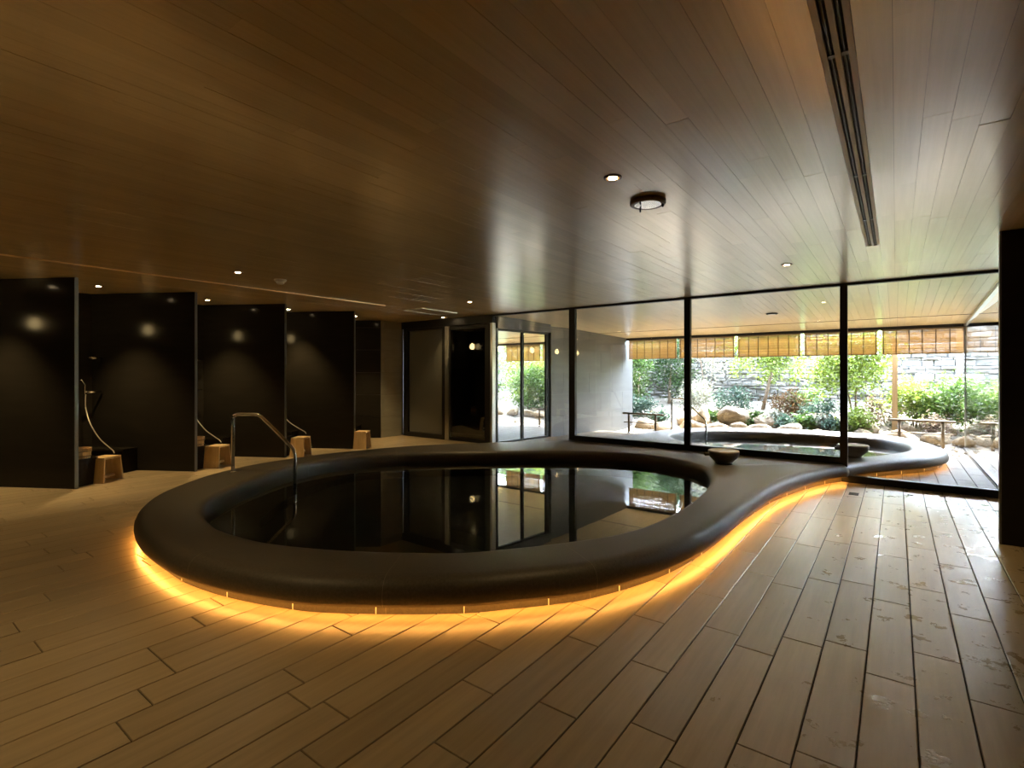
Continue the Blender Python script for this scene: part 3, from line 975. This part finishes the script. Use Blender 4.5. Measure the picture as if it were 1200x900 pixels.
# ---------------------------------------------------------------- handrails
def handrail(A, B, ztop, zb, tf, label, zbase=RZ, r=.019):
    A, B = Vector((*A, 0)), Vector((*B, 0))
    u = B - A
    root = empty('handrail', A, label, 'handrail')
    def P(f, z): return (u.x * f, u.y * f, z)
    rr = .06 / u.length
    pts = [P(0, zbase - .005), P(0, ztop - .08), P(0, ztop - .05), P(rr * .25, ztop - .018), P(rr * .8, ztop), P(rr * 1.5, ztop), P(tf - rr, ztop)]
    dz = ztop - zb
    pts += [P(tf - rr * .3, ztop - .004), P(tf + rr * .4, ztop - .03), P(tf + (1 - tf) * .5, ztop - dz * .5)]
    pts += [P(1 - rr, zb + .06), P(1 - rr * .3, zb + .015), P(1, zb - .04), P(1, zb - .1), P(1, -.22)]
    MB().tube(pts, r, 14).build('rail', M_chrome, root, True)
    MB().lathe([(r * 2.1, 0), (r * 2.1, .006), (r * 1.2, .012)], 18, (0, 0, zbase)).build('base_flange', M_chrome, root, True)
    MB().tube([P(.0, zbase + .02), P(0, zbase + .02)], .001, 4)
    return root
handrail((-6.13, 2.82), (-5.56, 3.25), .885, .47, .43, 'bent steel handrail stepping down into the indoor bath')
handrail((-3.66, 10.33), (-2.76, 9.57), .86, .47, .42, 'bent steel handrail at the outdoor bath beyond the glass', r=.017)

# ---------------------------------------------------------------- bowls on the rim
def bowl(loc, rz, label, handle=True):
    b = empty('water_bowl', loc, label, 'bowl', rz=rz)
    MB().lathe([(.085, 0), (.10, .004), (.098, .02), (.125, .045), (.165, .085), (.183, .125), (.186, .15), (.182, .158)], 36).build('body', M_bowl, b, True)
    MB().lathe([(.182, .158), (.185, .164), (.176, .172), (.168, .168), (.12, .166), (.001, .165)], 36).build('lid', M_bowltop, b, True)
    if handle:
        MB().tube([(-.15, 0, .115), (-.19, 0, .122), (-.225, 0, .125), (-.24, 0, .12)], [.016, .02, .026, .02], 10).build('handle', M_bowl, b, True)
    return b
bowl((-1.74, 6.78, RZ), R(36), 'dark round bowl with a stub handle on the indoor bath rim')
bowl((-.47, 8.37, RZ), R(36), 'dark round bowl on the outdoor bath rim behind the mullion')

# small metal end box of the light strip, and the floor drain
b = empty('strip_end_box', (-.70, 7.42, 0), 'small steel box at the end of the light strip by the mullion', 'box', rz=R(60))
part('box_body', M_chrome, b, (-.09, .09, -.02, .02, .02, .05)); part('foot', M_chrome, b, (-.085, -.06, -.015, .015, 0, .02)); part('foot', M_chrome, b, (.06, .085, -.015, .015, 0, .02))
b = empty('floor_drain', (-.38, 6.93, .001), 'small dark rectangular floor drain near the tall mullion', 'drain')
part('drain_plate', M_black, b, (-.045, .045, -.07, .07, 0, .003))
for i in range(5):
    part('drain_bar', M_trim, b, (-.04, .04, -.055 + .024 * i, -.047 + .024 * i, .003, .005))

# ---------------------------------------------------------------- ceiling fittings
def downlight(x, y, label, power=SPOT_E, z=CZ, on=True, ang=95):
    d = empty('downlight', (x, y, z), label, 'downlight', 'ceiling downlights')
    MB().lathe([(.052, -.001), (.052, -.007), (.036, -.009), (.034, .0)], 24).build('trim_ring', M_brown if on else M_white, d, True)
    MB().lathe([(.024, -.0095), (.024, -.002)], 20).build('lens', M_lens if on else M_white, d)
    if on:
        L = bpy.data.lights.new('downlight_lamp', 'SPOT')
        L.energy = power; L.color = WARM; L.spot_size = R(ang); L.spot_blend = .7; L.shadow_soft_size = .03
        lo = bpy.data.objects.new('downlight_lamp', L); COL.objects.link(lo)
        lo.parent = d; lo.location = (0, 0, -.015)
    return d
for a in [(-1.308, 2.72, 'lit downlight beside the round ceiling sensor', 8), (-5.86, 2.75, 'lit downlight over the left end of the bath', 20), (-5.35, 6.05, 'lit downlight over the back of the bath', 18),
          (-7.25, 7.40, 'lit downlight close above the sliding door', 14),
          (-8.22, 2.11, 'lit downlight over the nearest wash stall', 52, CZ, True, 82), (-8.42, 3.50, 'lit downlight over the second wash stall', 52, CZ, True, 82), (-8.50, 4.85, 'lit downlight over the third wash stall', 52, CZ, True, 82),
          (-8.45, 6.2, 'lit downlight over the farthest wash stall', 52, CZ, True, 82), (-8.22, .85, 'lit downlight over the wash stall cut off by the picture', 52, CZ, True, 82), (1.75, 4.75, 'lit downlight beside the dark screen wall', 16),
          (-3.1, .3, 'lit downlight over the aisle just outside the picture', 20), (-6.2, -.4, 'lit downlight over the near wash aisle', 20)]:
    downlight(*a)
downlight(-.906, 5.96, 'small downlight near the glass over the bath neck', 40, ang=80)
b = empty('ceiling_sensor', (-1.305, 3.235, CZ), 'round brown-ringed fitting with a white centre on the ceiling', 'sensor')
MB().lathe([(.115, 0), (.115, -.02), (.105, -.026), (.085, -.024), (.085, -.012)], 32).build('ring', M_brown, b, True)
MB().lathe([(.084, -.012), (.084, -.0255)], 28).build('lens', mat('sensor_lens', (.8, .82, .85), .12, metal=.7), b)
for i in range(3):
    a = 2 * math.pi * i / 3 + .4
    MB().lathe([(.006, -.045), (.006, -.024)], 8, (.094 * math.cos(a), .094 * math.sin(a), 0)).build('screw', M_frame, b)
b = empty('smoke_detector', (-5.93, 3.28, CZ), 'small smoke detector on the ceiling above the handrail', 'detector')
MB().lathe([(.07, 0), (.07, -.012), (.055, -.03)], 24).build('base', M_white, b, True)
MB().lathe([(.04, -.03), (.045, -.045), (.03, -.055)], 20).build('sensor_cap', M_white, b, True)
b = empty('ceiling_hatch', (-6.78, 6.6, CZ), 'square flush ceiling hatch near the sliding door', 'hatch')
part('hatch_panel', M_ceil, b, (-.22, .22, -.42, .42, -.004, .0))
for x0, x1, y0, y1 in ((-.24, -.22, -.44, .44), (.22, .24, -.44, .44), (-.22, .22, -.44, -.42), (-.22, .22, .42, .44)):
    part('hatch_trim', M_silver, b, (x0, x1, y0, y1, -.008, 0))
# slot air diffuser
b = empty('slot_diffuser', (-.165, 0, CZ), 'long twin-slot air diffuser set in the ceiling boards', 'air vent')
for x0, x1 in ((-.051, -.032), (-.009, .009), (.032, .051)):
    part('slot_frame', mat('diffuser_frame', (.62, .52, .38), .4) if x0 < -.04 else bpy.data.materials['diffuser_frame'], b, (x0, x1, -1.5, 5.53, -.004, .03))
part('end_plate', bpy.data.materials['diffuser_frame'], b, (-.051, .051, 5.53, 5.545, -.004, .03))
for x in (-.0205, .0205):
    part('slot_channel', M_black, b, (x - .0115, x + .0115, -1.5, 5.53, .02, .03))
    part('slot_blade', M_frame, b, (x - .0035, x + .0025, -1.5, 5.53, .002, .02))
    for y in (.6, 2.16, 3.55, 4.6):
        part('bridge', M_trim, b, (x - .0115, x + .0115, y - .012, y + .012, -.001, .02))
b = empty('eave_disc', (-1.7, 9.7, oz(9.7)), 'dark round fitting on the veranda ceiling', 'downlight')
MB().lathe([(.09, .0), (.09, -.014), (.07, -.02)], 24).build('ring', M_frame, b, True)
MB().lathe([(.06, -.020), (.055, -.022)], 24).build('lens', M_white, b)

# ---------------------------------------------------------------- bamboo blinds under the eave
BX = [-9.45, -8.14, -6.82, -5.50, -4.20, -2.885, -1.575, -.255, 1.045]
NB = ['farthest left bamboo blind seen through the glass door', 'middle bamboo blind seen through the glass door', 'bamboo blind next to the grey wall, on its far side',
      'bamboo blind next to the grey tiled wall', 'second bamboo blind from the grey tiled wall', 'bamboo blind in the middle of the eave', 'bamboo blind right of the middle, before the tall mullion', 'bamboo blind beside the glass return']
for i, (xa, xb) in enumerate(zip(BX, BX[1:])):
    xa += .035; xb -= .035
    if i == 2: xb -= .2
    r = empty('bamboo_blind', ((xa + xb) / 2, EY, EZ - .06), NB[i], 'blind', 'bamboo blinds under the eave')
    w = (xb - xa) / 2
    m = MB()
    z = -.02
    while z > -.455:
        h = .0098
        yy = random.uniform(-.0015, .0015)
        m.box(-w + random.uniform(0, .006), w - random.uniform(0, .006), -.002 + yy, .002 + yy, z - h, z)
        z -= h + (random.uniform(.0008, .0016) if random.random() < .93 else .005)
    o = m.build('reed_slats', M_bamboo, r); o['kind'] = 'stuff'
    part('head_rail', M_post, r, (-w, w, -.012, .012, -.02, .004))
    part('bottom_rail', M_post, r, (-w, w, -.008, .008, -.475, -.452))
    for j in range(7):
        x = -w + .025 + (2 * w - .05) * j / 6
        part('cord', M_cord, r, (x - .006, x + .006, -.009, .009, -.472, -.005))

# ---------------------------------------------------------------- low timber rails at the deck edge
def low_rail(xa, xb, pa, pb, y, zt, label):
    r = empty('low_rail', ((xa + xb) / 2, y, 0), label, 'railing', 'low timber rails along the deck edge')
    c = (xa + xb) / 2
    MB().tube([(xa - c, 0, zt - .02), (0, .0, zt - .018), (xb - c, 0, zt - .02)], .022, 10).build('top_rail', M_railwood, r, True)
    MB().tube([(xa - c + .03, 0, zt * .53), (xb - c - .03, 0, zt * .53)], .012, 8).build('lower_rail', M_railwood, r, True)
    for p in (pa, pb):
        MB().tube([(p - c, 0, 0), (p - c, 0, zt - .03)], .026, 10).build('post', M_railwood, r, True)
        MB().lathe([(.05, 0), (.045, .012), (.03, .03)], 14, (p - c, 0, .0)).build('foot', M_trim, r, True)
low_rail(-5.05, -4.1, -4.9, -4.27, 11.03, .47, 'low timber rail on the deck beside the grey tiled wall')
low_rail(-.11, .84, .05, .67, 11.9, .52, 'low timber rail beyond the right end of the outdoor bath')
low_rail(-7.5, -6.1, -7.36, -6.3, 11.03, .47, 'low timber rail seen through the glass door')

# ---------------------------------------------------------------- garden
def gz(x, y):
    P = [(11.0, -.10), (12.2, -.06), (12.7, .05), (13.3, .22), (14.4, .45), (16.2, .62), (30, .7)]
    for (a, za), (b_, zb) in zip(P, P[1:]):
        if y <= b_:
            return za + (zb - za) * max(0, (y - a)) / (b_ - a) + .04 * math.sin(x * 1.7 + y) * (y > 12.3)
    return .7
v, f = [], []
nx, ny = 90, 26
for j in range(ny + 1):
    for i in range(nx + 1):
        x = -17 + 24 * i / nx; y = 11.0 + 5.6 * j / ny
        v.append((x, y, gz(x, y) + random.uniform(-.012, .012) * (y > 12.3)))
for j in range(ny):
    for i in range(nx):
        a = j * (nx + 1) + i
        f.append((a, a + 1, a + nx + 2, a + nx + 1))
tag(mesh('ground', v, f, M_gravel, None, True), kind='structure')
def blob(name, r, sc, seed, m, parent=None, loc=(0, 0, 0), sub=2, amp=.18, rz=0):
    rs = random.Random(seed)
    bm = bmesh.new()
    bmesh.ops.create_icosphere(bm, subdivisions=sub, radius=1)
    k = [Vector((rs.uniform(-1, 1), rs.uniform(-1, 1), rs.uniform(-1, 1))) * 2.2 for _ in range(5)]
    cuts = [(Vector((rs.uniform(-1, 1), rs.uniform(-1, 1), rs.uniform(-.3, 1))).normalized(), rs.uniform(.5, .8)) for _ in range(8)]
    for w in bm.verts:
        p = w.co.copy()
        s_ = 1 + amp * sum(math.sin(p.dot(q) * 1.6 + i) for i, q in enumerate(k)) / 2.2
        p = p * s_
        for n, d in cuts:
            e = p.dot(n) - d
            if e > 0:
                p -= n * e * .97
        w.co = Vector((p.x * sc[0] * r, p.y * sc[1] * r, p.z * sc[2] * r))
    me = bpy.data.meshes.new(name)
    bm.to_mesh(me); bm.free()
    me.polygons.foreach_set('use_smooth', [True] * len(me.polygons))
    me.materials.append(m)
    o = bpy.data.objects.new(name, me); COL.objects.link(o)
    o.location = loc; o.rotation_euler = (0, 0, rz)
    if parent: o.parent = parent
    return o
# boulders edging the garden, from the grey wall to the glass return
BLD = []
xs = -5.35
i = 0
ORDN = ['first', 'second', 'third', 'fourth', 'fifth', 'sixth', 'seventh', 'eighth', 'ninth', 'tenth', 'eleventh', 'twelfth', 'thirteenth', 'fourteenth', 'fifteenth', 'sixteenth', 'seventeenth', 'eighteenth', 'nineteenth', 'twentieth']
while xs < 2.6 and i < 20:
    r = random.uniform(.17, .30)
    y = 12.45 + random.uniform(-.08, .22)
    o = blob('boulder', r, (1.25, .9, .72), 40 + i, M_rock, loc=(xs + r, y, gz(xs + r, y) + r * .34), rz=random.uniform(-.4, .4))
    tag(o, f'tan garden boulder, {ORDN[i]} along the front rock edging from the grey wall', 'rock', 'front edging boulders')
    xs += 2 * r * 1.08
    i += 1
xs = -5.3
i = 0
while xs < 2.8 and i < 16:
    r = random.uniform(.20, .36)
    y = 13.15 + random.uniform(-.2, .25)
    o = blob('boulder', r, (1.2, .9, .8), 140 + i, M_rock, loc=(xs + r, y, gz(xs + r, y) + r * .3), rz=random.uniform(-.6, .6))
    tag(o, f'sunlit boulder, {ORDN[i]} of the upper rock row counted from the grey wall', 'rock', 'upper row boulders')
    xs += 2 * r * random.uniform(1.1, 1.7)
    i += 1
xs = -10.4
i = 0
while xs < -6.1 and i < 12:
    r = random.uniform(.2, .34)
    y = 12.5 + random.uniform(-.1, .4)
    o = blob('boulder', r, (1.3, .9, .7), 240 + i, M_rock, loc=(xs + r, y, gz(xs + r, y) + r * .3), rz=random.uniform(-.6, .6))
    tag(o, f'pale boulder, {ORDN[i]} from the left in the rocks seen through the glass door', 'rock', 'boulders beyond the glass door')
    xs += 2 * r * 1.1
    i += 1
# squared stone blocks by the outdoor handrail
for (x, y, w, h, lb) in ((-3.75, 12.75, .24, .62, 'upright squared golden stone block behind the outdoor handrail'), (-3.1, 12.95, .40, .5, 'long golden stone block laid behind the outdoor handrail')):
    o = blob('stone_block', 1, (w, .28, h / 2 * 1.15), int(x * -100), M_rock, loc=(x, y, gz(x, y) + h * .38), amp=.06)
    tag(o, lb, 'rock')
# loose pebbles
b = MB()
for i in range(900):
    x = random.uniform(-10.5, 3); y = random.uniform(11.2, 12.5)
    if inside(poly2, x, y) or inside(poly2, x, y - .15) or -6.0 < x < -5.4:
        continue
    r = random.uniform(.02, .05); z = gz(x, y)
    a = random.random() * 6
    P = [(x + r * math.cos(a + t) * random.uniform(.7, 1.2), y + r * math.sin(a + t), z) for t in (0, 1.57, 3.14, 4.71)]
    Q = [(x + (p[0] - x) * .6, y + (p[1] - y) * .6, z + r * .6) for p in P]
    b.hexa(P, Q)
tag(b.build('pebbles', M_rock), 'small loose pebbles strewn along the deck edge', 'pebbles', kind='stuff')
# dry-laid ledge stone wall at the back of the garden
wy = 16.0
gw = empty('wall_garden', kind='structure')
part('wall_core', M_mortar, gw, (-17, 6.5, wy + .06, wy + .5, 0, 2.75))
stones = []
z = .45
while z < 2.75:
    h = random.choice((.06, .08, .10, .125, .15))
    x = -15.5 - random.random() * .3
    while x < 6:
        w = random.uniform(.15, .44)
        hh = h
        stones.append((x, x + w, z, z + hh))
        x += w
    z += h
def stone_v(x0, x1, z0, z1):
    g = .008
    d = random.uniform(-.05, .06)
    j = lambda: random.uniform(-.012, .012)
    fr = [(x0 + g + j(), wy - d + j(), z0 + g + abs(j()) * .5), (x1 - g + j(), wy - d + j(), z0 + g + abs(j()) * .5), (x1 - g + j(), wy - d + j(), z1 - g * .6 + j()), (x0 + g + j(), wy - d + j(), z1 - g * .6 + j())]
    bk = [(x0, wy + .1, z0), (x1, wy + .1, z0), (x1, wy + .1, z1), (x0, wy + .1, z1)]
    mid = (sum(p[0] for p in fr) / 4, wy - d - random.uniform(.01, .04), sum(p[2] for p in fr) / 4)
    v = fr + bk + [mid]
    f = [(0, 1, 8), (1, 2, 8), (2, 3, 8), (3, 0, 8), (1, 0, 4, 5), (2, 1, 5, 6), (3, 2, 6, 7), (0, 3, 7, 4)]
    return v, f
def vis_size(s_):
    x0, x1, z0, z1 = s_
    c = px((x0 + x1) / 2, wy, (z0 + z1) / 2)
    if not c: return -1
    ok = 735 < c[0] < 1172 and c[1] > 408 and c[1] < 482
    return (x1 - x0) * (z1 - z0) / c[2] ** 2 * (1 if ok else .001)
stones.sort(key=vis_size, reverse=True)
rest = MB()
for i, s_ in enumerate(stones):
    v, f = stone_v(*s_)
    if i < 300:
        mesh('stone', v, f, M_wallstone, gw)
    else:
        rest.add(v, f)
o = rest.build('outer_stones', M_wallstone, gw); o['kind'] = 'stuff'
# posts in the garden
for x, y, lb in ((-.02, 12.95, 'pale wooden post rising behind the low rail'), (1.05, 14.0, 'pale wooden post behind the shrubs near the glass return')):
    p = empty('garden_post', (x, y, gz(x, y)), lb, 'post')
    part('shaft', M_post, p, (-.045, .045, -.045, .045, -.1, 1.9))
    part('cap', M_post, p, (-.05, .05, -.05, .05, 1.9, 1.93))

def leaves(blobs, n, size, seed, droop=.3):
    rs = random.Random(seed)
    n = int(n * 1.8)
    b = MB()
    tw = sum(q[3] * q[4] * q[5] for q in blobs)
    for (cx, cy, cz, rx, ry, rz_) in blobs:
        k = max(6, int(n * rx * ry * rz_ / tw))
        for _ in range(k):
            d = Vector((rs.gauss(0, 1), rs.gauss(0, 1), rs.gauss(0, 1))) * .52
            p = Vector((cx + d.x * rx, cy + d.y * ry, cz + d.z * rz_))
            s_ = size * rs.uniform(.6, 1.35)
            a = Vector((rs.gauss(0, 1), rs.gauss(0, 1), rs.gauss(0, .6) - droop)).normalized()
            c = a.cross(Vector((rs.gauss(0, 1), rs.gauss(0, 1), rs.gauss(0, 1)))).normalized()
            n_ = a.cross(c)
            b.add([p - a * s_, p + c * s_ * .42 + n_ * s_ * .12, p + a * s_, p - c * s_ * .42 + n_ * s_ * .12], [(0, 1, 2), (0, 2, 3)])
    return b
def plant(name, x, y, blobs, n, size, m, label, cat, stems=1, seed=0, group=None, h=None, sr=.025):
    z = gz(x, y) - .02
    r = empty(name, (x, y, z), label, cat, group)
    o = leaves(blobs, n, size, seed).build('foliage', m, r)
    o['kind'] = 'stuff'
    rs = random.Random(seed + 5)
    for i in range(stems):
        t = blobs[i % len(blobs)]
        tip = Vector((t[0], t[1], t[2] + t[5] * .4))
        bx = rs.uniform(-.08, .08) * (stems > 1)
        MB().tube([(bx, 0, -.05), (bx + tip.x * .25 + rs.uniform(-.05, .05), tip.y * .3, tip.z * .4), (tip.x * .6 + bx * .5, tip.y * .6, tip.z * .75), tip], [sr, sr * .75, sr * .5, sr * .25], 7).build('trunk' if stems == 1 else 'stem', M_bark, r, True)
    return r
def crown(h, w, n, rr, seed, base=.35):
    rs = random.Random(seed)
    out = []
    for i in range(n):
        a = rs.random() * 6.28; q = rs.random() ** .5
        z = h * (base + (1 - base) * rs.random())
        s_ = rr * rs.uniform(.8, 1.6)
        out.append((math.cos(a) * q * w, math.sin(a) * q * w * .7, z, s_, s_ * .8, s_ * .85))
    return out
plant('garden_tree', -2.75, 14.4, crown(2.25, .85, 16, .34, 1, .38), 4200, .042, M_lf_yel, 'bright yellow-green tree with a slim trunk before the stone wall', 'tree', 1, 1, 'garden trees', sr=.05)
plant('garden_tree', -.75, 13.7, crown(2.2, .55, 15, .30, 2, .12), 3800, .042, M_lf_yel, 'leafy yellow-green sapling just past the tall mullion', 'tree', 3, 2, 'garden trees')
plant('garden_tree', -6.1, 14.2, crown(1.9, .5, 16, .32, 3, .05), 5000, .034, M_lf_grn, 'dense green conifer beside the grey tiled wall', 'tree', 1, 3, 'garden trees', sr=.05)
plant('garden_tree', -5.35, 14.9, crown(2.3, .6, 16, .34, 4, .1), 4200, .036, M_lf_drk, 'dark green conifer behind the green one by the grey wall', 'tree', 1, 4, 'garden trees', sr=.05)
plant('garden_tree', -4.3, 14.9, crown(2.3, .5, 9, .26, 5, .2), 1300, .034, M_lf_pale, 'thin pale-leaved tree behind the outdoor handrail', 'tree', 4, 5, 'garden trees', sr=.02)
plant('garden_shrub', -4.35, 13.8, crown(.75, .35, 9, .22, 6, .2), 900, .035, M_lf_pale, 'pale flowering shrub above the golden stone block', 'shrub', 4, 6, 'garden shrubs', sr=.012)
plant('garden_shrub', -3.3, 13.9, crown(.6, .4, 8, .22, 7, .2), 1000, .034, M_lf_blue, 'blue-green shrub left of the yellow-green tree', 'shrub', 4, 7, 'garden shrubs', sr=.012)
plant('garden_shrub', -2.15, 13.9, crown(.62, .32, 9, .2, 8, .25), 1000, .032, M_lf_red, 'russet shrub at the foot of the yellow-green tree', 'shrub', 4, 8, 'garden shrubs', sr=.012)
plant('garden_shrub', -1.75, 14.2, crown(.6, .32, 9, .2, 9, .25), 1000, .032, M_lf_grn, 'olive green shrub against the bare stretch of stone wall', 'shrub', 4, 9, 'garden shrubs', sr=.012)
plant('garden_shrub', -1.35, 13.6, crown(.42, .4, 8, .17, 10, .2), 800, .036, M_lf_blue, 'broad low blue-green plant beneath the stone wall', 'shrub', 4, 10, 'garden shrubs', sr=.01)
plant('garden_shrub', -.15, 13.5, crown(.5, .3, 8, .18, 11, .2), 800, .032, M_lf_pink, 'pinkish shrub at the foot of the pale post', 'shrub', 4, 11, 'garden shrubs', sr=.01)
plant('garden_shrub', .3, 13.4, crown(.95, .38, 12, .22, 12, .25), 1800, .036, M_lf_yel, 'spreading yellow-green shrub behind the low rail', 'shrub', 5, 12, 'garden shrubs', sr=.014)
plant('garden_shrub', .85, 13.3, crown(.9, .38, 12, .22, 13, .25), 1800, .036, M_lf_grn, 'mid-green shrub between the low rail and the far post', 'shrub', 5, 13, 'garden shrubs', sr=.014)
plant('garden_shrub', 1.7, 13.2, crown(1.0, .45, 12, .26, 14, .2), 1800, .038, M_lf_grn, 'green shrub seen through the glass return', 'shrub', 5, 14, 'garden shrubs', sr=.014)
plant('garden_shrub', .55, 12.85, crown(.35, .28, 7, .13, 15, .2), 600, .028, M_lf_pink, 'low pink-tinged plant directly above the low rail', 'shrub', 4, 15, 'garden shrubs', sr=.008)
plant('garden_shrub', -.62, 12.8, crown(.55, .25, 8, .16, 16, .2), 900, .034, M_lf_yel, 'small bright green bush between mullion and low rail', 'shrub', 4, 16, 'garden shrubs', sr=.01)
plant('garden_shrub', -5.6, 13.4, crown(.45, .35, 8, .18, 17, .2), 800, .04, M_lf_blue, 'blue-green ground plant at the foot of the conifer', 'shrub', 4, 17, 'garden shrubs', sr=.01)
xs = [-4.9, -2.6, -2.25, -1.9, -1.55, -1.2, -.95, -3.6, .1, 1.25]
for i, x in enumerate(xs):
    lb = ['near the low rail by the grey wall', 'left of the broad golden boulder', 'under the russet shrub', 'under the olive shrub', 'below the bare wall', 'left of the tall mullion', 'hard against the tall mullion', 'beside the upright stone block',
          'at the foot of the post', 'at the foot of the glass return'][i]
    plant('rock_plant', x, 12.85 + .12 * (i % 3), crown(.26, .16, 5, .11, 30 + i, .3), 260, .05, (M_lf_blue, M_lf_grn, M_lf_pale)[i % 3], f'small leafy rock plant {lb}', 'plant', 3, 30 + i, 'rock plants', sr=.006)
# planting seen through the glass door
for i, (x, y, h, w, m) in enumerate([(-7.0, 14.6, 2.3, .6, M_lf_drk), (-11.6, 14.0, 1.9, .7, M_lf_grn), (-8.2, 15.4, 2.6, .7, M_lf_drk), (-9.8, 15.5, 2.6, .8, M_lf_grn)]):
    plant('garden_tree', x, y, crown(h, w, 14, .34, 80 + i, .1), 3200, .042, m, ['dark evergreen just left of the grey wall end, through the glass door', 'green tree at the far left edge of the door view', 'dark evergreen in the centre of the door view', 'tall green tree against the wall in the door view'][i], 'tree', 1, 80 + i, 'trees beyond the glass door', sr=.04)
dn = ['nearest the door frame', 'second from the door frame', 'in the middle of the door view', 'farther back in the door view', 'at the far left of the door view', 'tall and last in the door view']
for i, (x, y, h, w, m) in enumerate([(-7.6, 13.4, 1.2, .5, M_lf_grn), (-8.5, 13.6, 1.4, .55, M_lf_yel), (-9.4, 13.5, 1.3, .55, M_lf_grn), (-8.9, 14.9, 2.4, .8, M_lf_grn), (-10.3, 14.2, 2.2, .7, M_lf_yel), (-10.9, 15.2, 2.6, .8, M_lf_blue)]):
    plant('garden_shrub', x, y, crown(h, w, 13, .3, 50 + i, .12), 2600, .042, m, f'leafy garden shrub {dn[i]}', 'shrub', 4, 50 + i, 'shrubs beyond the glass door', sr=.02)
